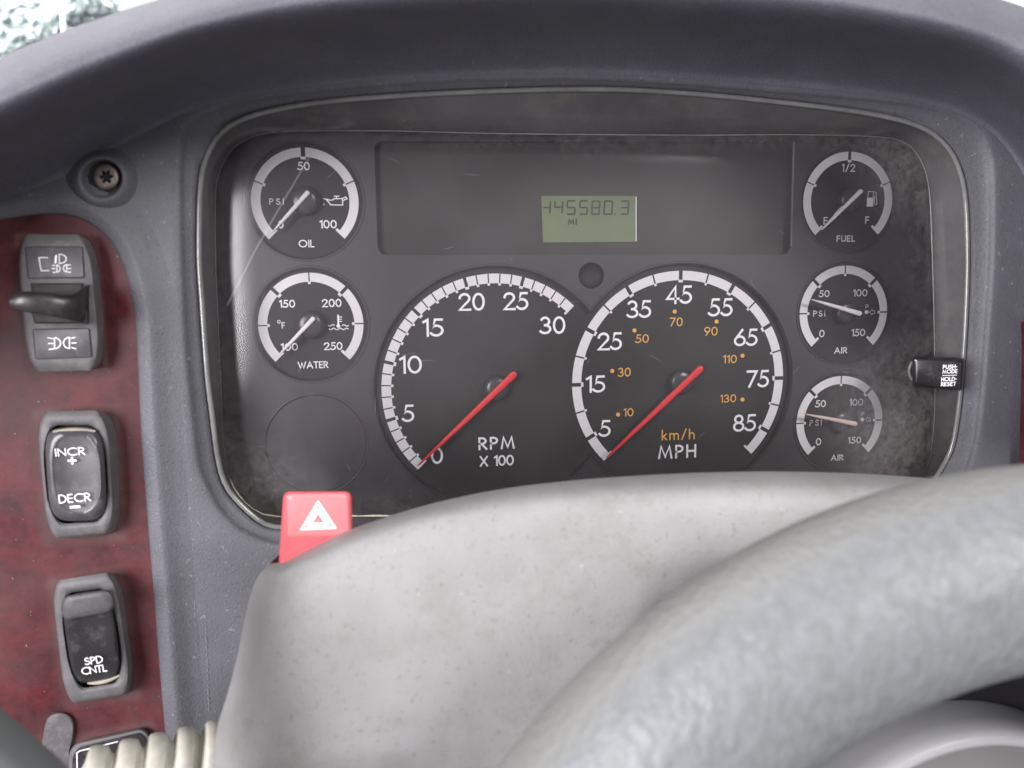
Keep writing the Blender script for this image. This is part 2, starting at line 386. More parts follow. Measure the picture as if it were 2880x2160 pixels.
def wood_mat():
    mt, nt, b = nodes('dusty_burl_wood'); N, Lk = nt.nodes.new, nt.links.new
    tc = N('ShaderNodeTexCoord')
    n1 = N('ShaderNodeTexNoise'); n1.inputs['Scale'].default_value = 42; n1.inputs['Detail'].default_value = 10; n1.inputs['Roughness'].default_value = .78; n1.inputs['Distortion'].default_value = .35
    Lk(tc.outputs['Object'], n1.inputs['Vector'])
    cr = N('ShaderNodeValToRGB'); e = cr.color_ramp.elements
    e[0].position = .32; e[0].color = (.016, .005, .007, 1); e[1].position = .68; e[1].color = (.100, .013, .016, 1)
    k = e.new(.5); k.color = (.056, .008, .011, 1)
    Lk(n1.outputs['Fac'], cr.inputs[0])
    # settled dust: cloudy film and fine specks
    n2 = N('ShaderNodeTexNoise'); n2.inputs['Scale'].default_value = 18; n2.inputs['Detail'].default_value = 7; n2.inputs['Roughness'].default_value = .7; Lk(tc.outputs['Object'], n2.inputs['Vector'])
    m2 = N('ShaderNodeMapRange'); m2.inputs[1].default_value = .40; m2.inputs[2].default_value = .78; m2.inputs[4].default_value = .55; Lk(n2.outputs['Fac'], m2.inputs[0])
    n3 = N('ShaderNodeTexNoise'); n3.inputs['Scale'].default_value = 420; n3.inputs['Detail'].default_value = 3; Lk(tc.outputs['Object'], n3.inputs['Vector'])
    m3 = N('ShaderNodeMapRange'); m3.inputs[1].default_value = .66; m3.inputs[2].default_value = .78; m3.inputs[4].default_value = .55; Lk(n3.outputs['Fac'], m3.inputs[0])
    # dust caught round the switch frames
    at = N('ShaderNodeAttribute'); at.attribute_name = 'dust'
    mm = N('ShaderNodeMath'); mm.operation = 'MULTIPLY'; Lk(at.outputs['Fac'], mm.inputs[0])
    nn = N('ShaderNodeMapRange'); nn.inputs[1].default_value = .25; nn.inputs[2].default_value = .6; Lk(n2.outputs['Fac'], nn.inputs[0]); Lk(nn.outputs[0], mm.inputs[1])
    ax = N('ShaderNodeMath'); ax.operation = 'MAXIMUM'; Lk(m2.outputs[0], ax.inputs[0]); Lk(m3.outputs[0], ax.inputs[1])
    ay = N('ShaderNodeMath'); ay.operation = 'MAXIMUM'; Lk(ax.outputs[0], ay.inputs[0]); Lk(mm.outputs[0], ay.inputs[1])
    mx = N('ShaderNodeMix'); mx.data_type = 'RGBA'; mx.inputs[7].default_value = (.105, .066, .064, 1)
    Lk(cr.outputs[0], mx.inputs[6]); Lk(ay.outputs[0], mx.inputs[0]); Lk(mx.outputs[2], b.inputs['Base Color'])
    rr = N('ShaderNodeMapRange'); rr.inputs[3].default_value = .42; rr.inputs[4].default_value = .8; Lk(ay.outputs[0], rr.inputs[0]); Lk(rr.outputs[0], b.inputs['Roughness'])
    b.inputs['Specular IOR Level'].default_value = .22
    return mt
M['wood'] = wood_mat()

def lens_mat():
    mt, nt, b = nodes('dusty_clear_lens'); N, Lk = nt.nodes.new, nt.links.new
    nt.nodes.remove(b); out = nt.nodes['Material Output']
    tc = N('ShaderNodeTexCoord')
    tr = N('ShaderNodeBsdfTransparent'); tr.inputs[0].default_value = (.97, .965, .97, 1)
    gl = N('ShaderNodeBsdfGlossy'); gl.inputs['Roughness'].default_value = .21; gl.inputs['Color'].default_value = (1, 1, 1, 1)
    fr = N('ShaderNodeFresnel'); fr.inputs['IOR'].default_value = 1.49
    mg = N('ShaderNodeMixShader'); Lk(fr.outputs[0], mg.inputs[0]); Lk(tr.outputs[0], mg.inputs[1]); Lk(gl.outputs[0], mg.inputs[2])
    df = N('ShaderNodeBsdfDiffuse')
    n1 = N('ShaderNodeTexNoise'); n1.inputs['Scale'].default_value = 230; n1.inputs['Detail'].default_value = 9; n1.inputs['Roughness'].default_value = .8; Lk(tc.outputs['Object'], n1.inputs['Vector'])
    n2 = N('ShaderNodeTexNoise'); n2.inputs['Scale'].default_value = 14; n2.inputs['Detail'].default_value = 5; Lk(tc.outputs['Object'], n2.inputs['Vector'])
    n3 = N('ShaderNodeTexNoise'); n3.inputs['Scale'].default_value = 900; n3.inputs['Detail'].default_value = 2; Lk(tc.outputs['Object'], n3.inputs['Vector'])
    at = N('ShaderNodeAttribute'); at.attribute_name = 'grime'
    g1 = N('ShaderNodeMapRange'); g1.inputs[1].default_value = .30; g1.inputs[2].default_value = .72; Lk(n1.outputs['Fac'], g1.inputs[0])
    gm = N('ShaderNodeMath'); gm.operation = 'MULTIPLY'; Lk(at.outputs['Fac'], gm.inputs[0]); Lk(g1.outputs[0], gm.inputs[1])
    f1 = N('ShaderNodeMapRange'); f1.inputs[1].default_value = .3; f1.inputs[2].default_value = .8; f1.inputs[3].default_value = .008; f1.inputs[4].default_value = .060; Lk(n2.outputs['Fac'], f1.inputs[0])
    s1 = N('ShaderNodeMapRange'); s1.inputs[1].default_value = .70; s1.inputs[2].default_value = .76; s1.inputs[4].default_value = .16; Lk(n3.outputs['Fac'], s1.inputs[0])
    a1 = N('ShaderNodeMath'); a1.operation = 'ADD'; Lk(gm.outputs[0], a1.inputs[0]); Lk(f1.outputs[0], a1.inputs[1])
    a2 = N('ShaderNodeMath'); a2.operation = 'ADD'; a2.use_clamp = True; Lk(a1.outputs[0], a2.inputs[0]); Lk(s1.outputs[0], a2.inputs[1])
    cm = N('ShaderNodeMix'); cm.data_type = 'RGBA'; cm.inputs[6].default_value = (.42, .40, .42, 1); cm.inputs[7].default_value = (.19, .155, .120, 1)
    Lk(at.outputs['Fac'], cm.inputs[0]); Lk(cm.outputs[2], df.inputs[0])
    mo = N('ShaderNodeMixShader'); Lk(a2.outputs[0], mo.inputs[0]); Lk(mg.outputs[0], mo.inputs[1]); Lk(df.outputs[0], mo.inputs[2])
    Lk(mo.outputs[0], out.inputs[0])
    return mt
M['lens'] = lens_mat()

def scratch_glint_mat():
    mt, nt, b = nodes('lens_scratch_glint'); nt.nodes.remove(b); N, Lk = nt.nodes.new, nt.links.new
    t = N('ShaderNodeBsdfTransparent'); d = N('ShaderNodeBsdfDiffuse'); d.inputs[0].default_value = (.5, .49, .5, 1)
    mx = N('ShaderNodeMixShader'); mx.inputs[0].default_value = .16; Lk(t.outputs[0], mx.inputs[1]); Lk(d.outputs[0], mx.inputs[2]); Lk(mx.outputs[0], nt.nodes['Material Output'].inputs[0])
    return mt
M['scratch_glint'] = scratch_glint_mat()
def emis(name, col, s):
    mt, nt, b = nodes(name); nt.nodes.remove(b)
    e = nt.nodes.new('ShaderNodeEmission'); e.inputs[0].default_value = (*col, 1); e.inputs[1].default_value = s
    nt.links.new(e.outputs[0], nt.nodes['Material Output'].inputs[0]); return mt
M['sky'] = emis('bright_sky', (.97, .99, 1.0), 1.02)
def leaf_mat():
    mt, nt, b = nodes('pale_leaves'); N, Lk = nt.nodes.new, nt.links.new; nt.nodes.remove(b)
    d = N('ShaderNodeBsdfDiffuse'); t = N('ShaderNodeBsdfTranslucent'); d.inputs[0].default_value = (.60, .65, .66, 1); t.inputs[0].default_value = (.60, .66, .65, 1)
    mx = N('ShaderNodeMixShader'); mx.inputs[0].default_value = .5; Lk(d.outputs[0], mx.inputs[1]); Lk(t.outputs[0], mx.inputs[2]); Lk(mx.outputs[0], nt.nodes['Material Output'].inputs[0])
    return mt
M['leaf'] = leaf_mat()
M['bark'] = mat('bark', (.16, .13, .11), .8, .2)
M['post'] = mat('post_grey', (.30, .32, .31), .6, .4)
M['gravel'] = mat('pale_gravel', (.45, .44, .42), .8, .2, var=.2, vscale=4)

def attr(o, name, vals):
    a = o.data.attributes.new(name, 'FLOAT', 'POINT')
    a.data.foreach_set('value', np.asarray(vals, dtype=np.float32))

# ------------------------------------------------------------------ outlines (photo pixels) of the cluster opening
CX, CY = 1640, 880
O_PX = [(560,716),(564,521),(586,430),(625,371),(690,332),(807,302),(976,280),(1302,260),(1667,251),(1953,264),(2279,297),(2474,325),(2591,358),(2656,404),(2695,469),(2715,560),(2721,729),(2715,911),(2702,1094),(2682,1237),(2656,1302),(2600,1375),(2480,1430),(2100,1480),(1650,1496),(1100,1494),(796,1483),(740,1470),(677,1418),(634,1362),(612,1284),(595,1154),(582,1045),(568,850)]
I_PX = [(607,697),(608,541),(622,476),(655,420),(717,384),(801,371),(1060,369),(1440,378),(1920,382),(2224,380),(2462,385),(2545,402),(2590,455),(2612,542),(2620,720),(2625,893),(2628,1093),(2625,1197),(2614,1284),(2585,1345),(2480,1400),(2100,1440),(1650,1455),(1060,1450),(794,1453),(720,1436),(668,1388),(642,1328),(629,1241),(621,1045),(612,850)]
Q_PX = [(512,716),(508,500),(514,390),(540,340),(620,303),(800,268),(1200,232),(1667,224),(2200,260),(2600,300),(2736,356),(2771,412),(2788,480),(2788,720),(2771,980),(2758,1132),(2740,1263),(2690,1370),(2560,1470),(2100,1530),(1650,1545),(1100,1540),(794,1529),(738,1518),(672,1488),(620,1436),(586,1371),(560,1306),(542,1154),(525,980)]
NA = 220
TH = np.linspace(0, 2 * math.pi, NA, endpoint=False)
def polar(outl, grow=0.0):
    c = catmull(outl, 900, closed=True)
    a = np.arctan2(-(c[:, 1] - CY), c[:, 0] - CX) % (2 * math.pi); r = np.hypot(c[:, 0] - CX, c[:, 1] - CY)
    s = np.argsort(a); a, r = a[s], r[s]
    a = np.concatenate([a[-3:] - 2 * math.pi, a, a[:3] + 2 * math.pi]); r = np.concatenate([r[-3:], r, r[:3]])
    # even spacing along the outline: same angles for all outlines, denser near the corners
    return a, r
_aO, _rO = polar(O_PX)
# angle samples equally spaced along the O outline
tt = np.linspace(0, 2 * math.pi, 4000); rr_ = np.interp(tt, _aO, _rO)
xy = np.stack([rr_ * np.cos(tt), rr_ * np.sin(tt)], 1); ds = np.concatenate([[0], np.cumsum(np.linalg.norm(np.diff(xy, axis=0), axis=1))])
TH = np.interp(np.linspace(0, ds[-1], NA, endpoint=False), ds, tt)
def outline(px_list, Y, off=0.0):
    a, r = polar(px_list)
    rad = np.interp(TH, a, r) + off
    return [P(CX + q * math.cos(t), CY - q * math.sin(t), Y) for t, q in zip(TH, rad)]

Y_PLATE, Y_LENS, Y_RIM, Y_FASCIA = -.0025, -.0105, -.0285, -.034

# ------------------------------------------------------------------ dashboard shell
dash_loc = P(1640, 2300, Y_FASCIA + .02)
dash = empty('dashboard', dash_loc, 'dark grey grained plastic dashboard with arched hood over the gauges', 'dashboard')
CREST = [(-900,900),(-520,480),(-200,262),(0,166),(160,98),(300,48),(440,4),(600,-42),(860,-92),(1240,-128),(1667,-142),(2150,-120),(2480,-72),(2700,-28),(2880,24),(3080,110),(3300,300),(3500,700)]
FOOT = [(-600,1300),(-330,760),(-90,625),(40,570),(170,500),(310,425),(450,352),(560,308),(830,250),(1230,218),(1667,208),(2180,240),(2540,280),(2730,335),(2840,430),(2920,600),(2980,900),(3000,1500)]
# fascia: from behind the lens rim out over a rounded lip to the flat face
loops = [outline(O_PX, Y_RIM + .004, 2), outline(O_PX, Y_RIM + .0005, 9)]
aQ, rQ = polar(Q_PX); aO, rO = polar(O_PX)
def mixline(k, Y):
    a = np.interp(TH, aO, rO) * (1 - k) + np.interp(TH, aQ, rQ) * k
    return [P(CX + q * math.cos(t), CY - q * math.sin(t), Y) for t, q in zip(TH, a)]
loops += [mixline(.45, Y_RIM - .0010), mixline(.75, Y_RIM - .0020), mixline(.92, Y_RIM - .0034), outline(Q_PX, Y_FASCIA + .0006, 4), outline(Q_PX, Y_FASCIA + .0001, 14), outline(Q_PX, Y_FASCIA, 30), outline(Q_PX, Y_FASCIA, 400)]
a = np.linspace(0, 1, 2)
lim = polar([tuple(np.array(f) * .7 + np.array(c) * .3) for c, f in zip(CREST, FOOT)] + [(3200, 2300), (2400, 2450), (1640, 2500), (800, 2500), (0, 2450), (-500, 2300)])
rad = np.interp(TH, lim[0], lim[1])
loops[-1] = [P(CX + min(q, w) * math.cos(t), CY - min(q, w) * math.sin(t), Y_FASCIA) for t, q, w in zip(TH, rad * .985, np.interp(TH, aQ, rQ) + 60)]
loops.append([P(CX + q * math.cos(t), CY - q * math.sin(t), Y_FASCIA) for t, q in zip(TH, rad)])
V, Fc = loft(loops)
obj('fascia', V, Fc, M['dash'], dash, angle=60)

# hood: stations (photo pixels) of the crest and of the line where it runs out on the fascia
NS = 120
cr_, ft_ = catmull(CREST, NS), catmull(FOOT, NS)
prof = [(-.02, -.070), (0.0, -.0900), (.05, -.1000), (.12, -.1075), (.21, -.1125), (.31, -.1130), (.43, -.1050), (.56, -.0850), (.70, -.0630), (.84, -.0460), (.94, -.0368), (1.0, -.0343)]
prof = catmull(prof, 48)
rows = []
c0 = [P(x, y, -.1) for x, y in cr_]
rows.append([q + np.array([0, .45, -.10]) for q in c0]); rows.append([q + np.array([0, .12, -.015]) for q in c0]); rows.append([q + np.array([0, .045, -.002]) for q in c0])
for k, Y in prof[3:]:
    rows.append([P(*(c * (1 - k) + f * k), Y) for c, f in zip(cr_, ft_)])
V, Fc = loft(rows, closed=False)
obj('hood', V, Fc, M['hood'], dash, angle=80)
# bead along the edge of the fascia beside the wood
WOOD_EDGE = [(-260,640),(-60,624),(60,606),(150,600),(225,612),(290,652),(335,712),(366,800),(384,910),(392,1050),(402,1250),(428,1580),(452,1880),(470,2080),(500,2400)]
we = catmull(WOOD_EDGE, 120)
def offset_line(line, d):
    t = np.gradient(line, axis=0); t /= np.linalg.norm(t, axis=1)[:, None]
    return line + np.stack([-t[:, 1], t[:, 0]], 1) * -d       # to the right of the run (outside of the wood)
bead_rows = []
for off, Y in ((-3, Y_FASCIA + .001), (-3, Y_FASCIA - .0012), (4, Y_FASCIA - .0018), (27, Y_FASCIA - .0034), (35, Y_FASCIA - .0036), (50, Y_FASCIA - .0028), (74, Y_FASCIA - .0011), (94, Y_FASCIA - .00035), (112, Y_FASCIA - .00006), (124, Y_FASCIA + .0002)):
    bead_rows.append([P(x, y, Y) for x, y in offset_line(we, off)])
V, Fc = loft(bead_rows, closed=False)
obj('edge_bead', V, Fc, M['dash'], dash, angle=70)

# ------------------------------------------------------------------ wood trim, left and the sliver on the right
def wood_panel(name, outl, label, Y=Y_FASCIA - .0008):
    loc = P(np.mean([p[0] for p in outl]), max(p[1] for p in outl), Y)
    r = empty(name, loc, label, 'trim panel')
    W = [P(x, y, Y) for x, y in outl]
    return r, W
wood, W = wood_panel('burl_wood_panel', [(-300, 640)] + [tuple(p) for p in we[2:]] + [(-300, 2400)], 'dusty dark red burl wood trim panel left of the gauges, holding the switches')
bm = bmesh.new()
# a fine grid so dust can gather round the switch frames
GX = [(x, y) for y in np.linspace(590, 2400, 130) for x in np.linspace(-300, 505, 60)]
nx, ny = 60, 130
def wood_right(y):
    i = np.argsort(we[:, 1]); return np.interp(y, we[i, 1], we[i, 0])
ytop = 600
V, Fc = [], []
for j, t in enumerate(np.linspace(0, 1, ny)):
    for i, s in enumerate(np.linspace(0, 1, nx)):
        # left column x=-300, right column follows the edge; top row follows the arch
        y_arch = np.interp(-300 + 640 * s, we[:60, 0], we[:60, 1])
        y = y_arch * (1 - t) + 2400 * t
        xr = max(np.interp(y, we[40:, 1], we[40:, 0]), 341) if y > 712 else np.interp(y, we[25:60, 1], we[25:60, 0])
        x = -300 + (xr + 300) * s if y > 712 else -300 + 640 * s
        V.append((x, y))
VP = np.array(V)
for j in range(ny - 1):
    for i in range(nx - 1):
        a = j * nx + i; Fc.append([a, a + 1, a + nx + 1, a + nx])
SWITCH_PX = {'head': [(48,664),(268,668),(298,1040),(78,1040)], 'incr': [(104,1162),(325,1158),(340,1505),(136,1514)], 'spd': [(148,1640),(338,1610),(382,1950),(188,1974)], 'low': [(190,2092),(420,2042),(450,2300),(196,2300)]}
def dist_quad(p, c):
    c = np.asarray(c, float); d = np.full(len(p), 1e9)
    for k in range(4):
        a, b = c[k], c[(k + 1) % 4]; ab = b - a
        t = np.clip(((p - a) @ ab) / (ab @ ab), 0, 1); d = np.minimum(d, np.linalg.norm(p - (a + t[:, None] * ab), axis=1))
    return d
dust = np.zeros(len(VP))
for kx, c in SWITCH_PX.items():
    dust = np.maximum(dust, np.clip(1 - dist_quad(VP, c) / (46 if kx != 'head' else 22), 0, 1) ** 1.5 * .85)
wo = obj('burl_face', [P(x, y, Y_FASCIA - .0010) for x, y in V], Fc, M['wood'], wood, angle=80)
attr(wo, 'dust', dust)
plug_px = [(128,2040),(140,2016),(165,2006),(190,2012),(206,2034),(205,2075),(195,2120),(190,2220),(110,2220),(115,2120)]
pp = catmull(plug_px, 40, closed=True); cc = pp.mean(0)
loops = [[P(*(cc + (q - cc) * k), Y) for q in pp] for k, Y in ((1.03, Y_FASCIA - .0008), (1.0, Y_FASCIA - .0026), (.93, Y_FASCIA - .0031), (.6, Y_FASCIA - .0032))]
V, Fc = loft(loops, cap1=True); obj('plug', V, Fc, M['plug'], wood)

wr = [(2872,905),(2874,1000),(2866,1300),(2860,2000),(3300,2000),(3300,905)]
loc = P(3000, 2000, Y_FASCIA - .001)
w2 = empty('burl_wood_panel', loc, 'dark red burl wood trim at the far right edge behind the steering wheel', 'trim panel')
L0 = [P(x, y, Y_FASCIA + .0005) for x, y in wr]; L1 = [P(x, y, Y_FASCIA - .004) for x, y in wr]
V, Fc = loft([L0, L1], cap1=True); o = obj('burl_face', V, Fc, M['wood'], w2, smooth=False); attr(o, 'dust', [0] * len(V))

# flecks of grit on the wood, scuffs and dried runs on the fascia
V, Fc = [], []
for k_ in range(100):
    y = rng.uniform(640, 2080); x = rng.uniform(5, np.interp(y, we[40:, 1], we[40:, 0]) - 8 if y > 720 else 280)
    if any(dist_quad(np.array([[x, y]]), c)[0] < 4 or (min(q[0] for q in c) < x < max(q[0] for q in c) and min(q[1] for q in c) < y < max(q[1] for q in c)) for c in SWITCH_PX.values()): continue
    r = rng.uniform(.8, 2.2) if rng.random() < .85 else rng.uniform(2.2, 4.2); a0 = rng.uniform(0, 6.28); el = rng.uniform(.4, 1)
    n = len(V); m_ = 6
    for t in np.linspace(0, 2 * math.pi, m_, endpoint=False):
        u_, w_ = r * math.cos(t) * rng.uniform(.7, 1.2), r * el * math.sin(t)
        V.append(P(x + u_ * math.cos(a0) - w_ * math.sin(a0), y + u_ * math.sin(a0) + w_ * math.cos(a0), Y_FASCIA - .0012 - .00001 * k_ / 10))
    Fc.append(list(range(n, n + m_)))
obj('grit_flecks', V, Fc, M['fleck'], wood, smooth=False, kind='stuff')
def broken(x0, y0, x1, y1, n):
    out = []; t = 0
    while t < 1:
        l = rng.uniform(.01, .05); out.append([(x0 + (x1 - x0) * t + rng.normal() * .5, y0 + (y1 - y0) * t), (x0 + (x1 - x0) * (t + l) + rng.normal() * .5, y0 + (y1 - y0) * (t + l))]); t += l + rng.uniform(.01, .05)
    return out
icon('dried_drip_marks', broken(546, 1690, 558, 2010, 1) + broken(576, 1700, 588, 2000, 1), 1.6, Y_FASCIA - .0001, M['fleckdim'], dash)['kind'] = 'stuff'
icon('scuff_mark', [[(541, 1645), (536, 1662), (527, 1680)], [(511, 1646), (512, 1651)]], 3.0, Y_FASCIA - .0001, M['darkgap'], dash)

# ------------------------------------------------------------------ screw
S0 = np.array([298, 499]); sc = empty('torx_screw', P(298, 520, Y_FASCIA), 'rusty star-socket screw sunk in the dashboard above the headlight switch', 'screw')
kpx = mm_px(Y_FASCIA)
def ring_px(c, rx, ry, Y, n=40): return [P(c[0] + rx * math.cos(t), c[1] + ry * math.sin(t), Y) for t in np.linspace(0, 2 * math.pi, n, endpoint=False)]
Yf = Y_FASCIA
V, Fc = loft([ring_px((286, 505), 104, 98, Yf + .0003), ring_px((286, 505), 92, 86, Yf - .0012), ring_px((285, 504), 78, 74, Yf - .0036), ring_px((284, 503), 68, 64, Yf - .0050), ring_px((285, 503), 62, 58, Yf - .0052), ring_px((287, 502), 57, 54, Yf - .0046), ring_px((291, 501), 52, 50, Yf - .0010), ring_px((294, 500), 48, 47, Yf - .0002)])
obj('recess_collar', V, Fc, M['dash'], sc, angle=80)
V, Fc = loft([ring_px((297, 499), 49, 49, Yf - .0003), ring_px((297, 499), 20, 20, Yf - .0003)], cap1=True)
obj('recess_floor', V, Fc, M['screwdark'], sc)
n = 48
def star(k, Y): return [P(299 + k * (15 + 4.2 * math.cos(6 * t + .4)) * math.cos(t), 497 + k * (15 + 4.2 * math.cos(6 * t + .4)) * math.sin(t), Y) for t in np.linspace(0, 2 * math.pi, n, endpoint=False)]
V, Fc = loft([ring_px((299, 498), 37, 37, Yf - .0004, n), ring_px((299, 498), 37, 37, Yf - .0014, n), ring_px((299, 498), 33, 33, Yf - .0022, n), ring_px((299, 498), 26, 26, Yf - .0026, n), star(1.12, Yf - .0027), star(1, Yf - .0024), star(.92, Yf - .0008)])
sc_h = obj('screw_head', V, Fc, M['screw'], sc, angle=45)
V, Fc = loft([star(.93, Yf - .0009), star(.3, Yf - .0009)], cap1=True); obj('star_socket', V, Fc, M['screwdark'], sc_h)

# ------------------------------------------------------------------ instrument cluster
cl = empty('instrument_cluster', P(1640, 1500, 0), 'black instrument cluster with round gauges behind a dusty clear lens', 'instrument cluster')
RS, RB = .02437, .056
ZR = (.0392, -.0180, -.0754)
GA = {'oil': (-.0437, ZR[0]), 'water': (-.0437, ZR[1]), 'blank': (-.0437, ZR[2]), 'fuel': (.2269, ZR[0]), 'air1': (.2269, ZR[1]), 'air2': (.2270, ZR[2] - .0001), 'rpm': (.0440, -.0512), 'mph': (.1384, -.0511)}
HOLE = {'oil': RS * 1.095, 'water': RS * 1.095, 'blank': RS * .98, 'fuel': RS * 1.095, 'air1': RS * 1.095, 'air2': RS * 1.095, 'rpm': RB * 1.065, 'mph': RB * 1.065}
def circ(c, r, Y, n=96): return [np.array([c[0] + r * math.cos(t), Y, c[1] + r * math.sin(t)]) for t in np.linspace(0, 2 * math.pi, n, endpoint=False)]
WIN = [(1052,397),(2234,399),(2222,716),(1063,717)]
# plate with holes (rpm and mph wells overlap neighbours nowhere)
bm = bmesh.new()
def add_loop(pts):
    vs = [bm.verts.new(tuple(p)) for p in pts]
    for i in range(len(vs)): bm.edges.new((vs[i], vs[(i + 1) % len(vs)]))
def pair(r, Y, n=80):
    """outline of the two large wells, which run into each other"""
    (x1, z1), (x2, z2) = GA['rpm'], GA['mph']; a = math.acos((x2 - x1) / 2 / r)
    L = [np.array([x1 + r * math.cos(t), Y, z1 + r * math.sin(t)]) for t in np.linspace(a, 2 * math.pi - a, n)]
    return L + [np.array([x2 + r * math.cos(t), Y, z2 + r * math.sin(t)]) for t in np.linspace(math.pi + a, 3 * math.pi - a, n)[1:-1]]
def well(g, r, Y): return pair(r, Y) if g == 'mph' else circ(GA[g], r, Y)
WELLS = [g for g in GA if g != 'rpm']
add_loop(outline(I_PX, Y_PLATE, 25))
for g in WELLS: add_loop(well(g, HOLE[g], Y_PLATE))
sens_c = P(1663, 775, Y_PLATE); sens = (sens_c[0], sens_c[2]); SR = .0064
add_loop(circ(sens, SR, Y_PLATE, 48))
add_loop(qloop(WIN, Y_PLATE, 0, .008, .27, 4))
bmesh.ops.triangle_fill(bm, use_beauty=True, use_dissolve=False, edges=bm.edges[:])
bm.verts.ensure_lookup_table(); bm.verts.index_update()
V = [np.array(v.co) for v in bm.verts]; Fc = [[v.index for v in f.verts] for f in bm.faces]; bm.free()
plate = obj('face_plate', V, Fc, M['plate'], cl, smooth=False)
mb = MB()
for g in WELLS:
    r = HOLE[g]
    V, Fc = loft([well(g, r, Y_PLATE), well(g, r - .0003, Y_PLATE + .0006), well(g, r - .0005, Y_PLATE + .0013), well(g, r - .0006, .0004)])
    obj('gauge_well', V, Fc, M['plate'], cl, angle=50)
# raised lips round the wells
for g in WELLS:
    r = HOLE[g]
    lip = .0002 if g == 'blank' else .00045
    V, Fc = loft([well(g, r + .0011, Y_PLATE + .0001), well(g, r + .0008, Y_PLATE - lip), well(g, r + .0002, Y_PLATE - lip), well(g, r - .0001, Y_PLATE + .0002)])
    obj('well_lip', V, Fc, M['plate'], cl, angle=60)
# light sensor dimple
V, Fc = loft([circ(sens, SR, Y_PLATE, 48), circ(sens, SR * .93, Y_PLATE + .0012, 48), circ(sens, SR * .8, Y_PLATE + .0030, 48), circ(sens, SR * .3, Y_PLATE + .0034, 48)], cap1=True)
obj('sensor_dimple', V, Fc, M['darkgap'], cl, angle=80)

# display window
YW = .0016
V, Fc = loft([qloop(WIN, Y_PLATE, 0, .008, .27, 4), qloop(WIN, YW + .0004, .0, .008, .27, 4)])
obj('window_wall', V, Fc, M['darkgap'], cl, angle=40)
wq = [(1052,397),(2236,399),(2224,718),(1062,719)]
win = obj('display_window', [P(x, y, YW) for x, y in [(1040,385),(2245,388),(2235,730),(1050,730)]], [[0, 1, 2, 3]], M['window'], cl, smooth=False)
V, Fc = tube([P(2233, 400, Y_PLATE - .0001), P(2231, 480, Y_PLATE - .0001), P(2225, 694, Y_PLATE - .0001)], .00065, 8); obj('window_lit_edge', V, Fc, M['rim'], cl)  # paler strip painting the lit right edge of the window wall
LCD = [(1522,551),(1790,551),(1789,680),(1527,682)]
def box_px(c, Y0, Y1): return loft([[P(x, y, Y0) for x, y in c], [P(x, y, Y1) for x, y in c]], cap1=True)
V, Fc = box_px(LCD, YW, YW - .0004); lcd = obj('odometer_screen', V, Fc, M['lcd'], win, smooth=False, label='green liquid crystal odometer screen')
V, Fc = tube([P(1789, 554, YW - .0006), P(1789, 678, YW - .0006)], .0003, 6); obj('screen_edge', V, Fc, M['needle'], win)
# seven segment digits
SEG = {'4': 'fgbc', '5': 'afgcd', '8': 'abcdefg', '0': 'abcdef', '3': 'abcdg', 'h': 'gbc'}
def seg_lines(ch, x, y, w, h, sl=4):
    X = lambda u, v: (x + u * w + (1 - v) * sl, y + v * h)
    L = {'a': ((0.1, 0), (.9, 0)), 'b': ((1, .06), (1, .44)), 'c': ((1, .56), (1, .94)), 'd': ((.1, 1), (.9, 1)), 'e': ((0, .56), (0, .94)), 'f': ((0, .06), (0, .44)), 'g': ((.1, .5), (.9, .5))}
    return [[X(*L[s][0]), X(*L[s][1])] for s in SEG[ch]]
YL = YW - .0005
k = 420 / 2212
for ch, x0, x1, y0, y1, fm in (('h', 462, 560, 355, 525, 0), ('4', 628, 742, 350, 520, 0), ('5', 812, 928, 342, 540, 0), ('5', 1000, 1110, 342, 540, 0), ('8', 1180, 1290, 348, 540, 1), ('0', 1362, 1478, 345, 540, 0), ('3', 1610, 1718, 345, 538, 1)):
    st = seg_lines(ch, 1440 + x0 * k, 500 + y0 * k, (x1 - x0) * k, (y1 - y0) * k, 2)
    icon('odometer_digit', st, 4.4, YL, M['lcdseg2' if fm else 'lcdseg'], win)
icon('decimal_point', [], 3, YL, M['lcdseg2'], win, polys=[circ_px(1440 + 1525 * k, 500 + 540 * k, 2.6, 8)])
place_text('mile_mark', 'MI', 1440 + 895 * k, 500 + 650 * k, 26, 17, YL, M['lcdseg'], win, t=.26, sp=.35)

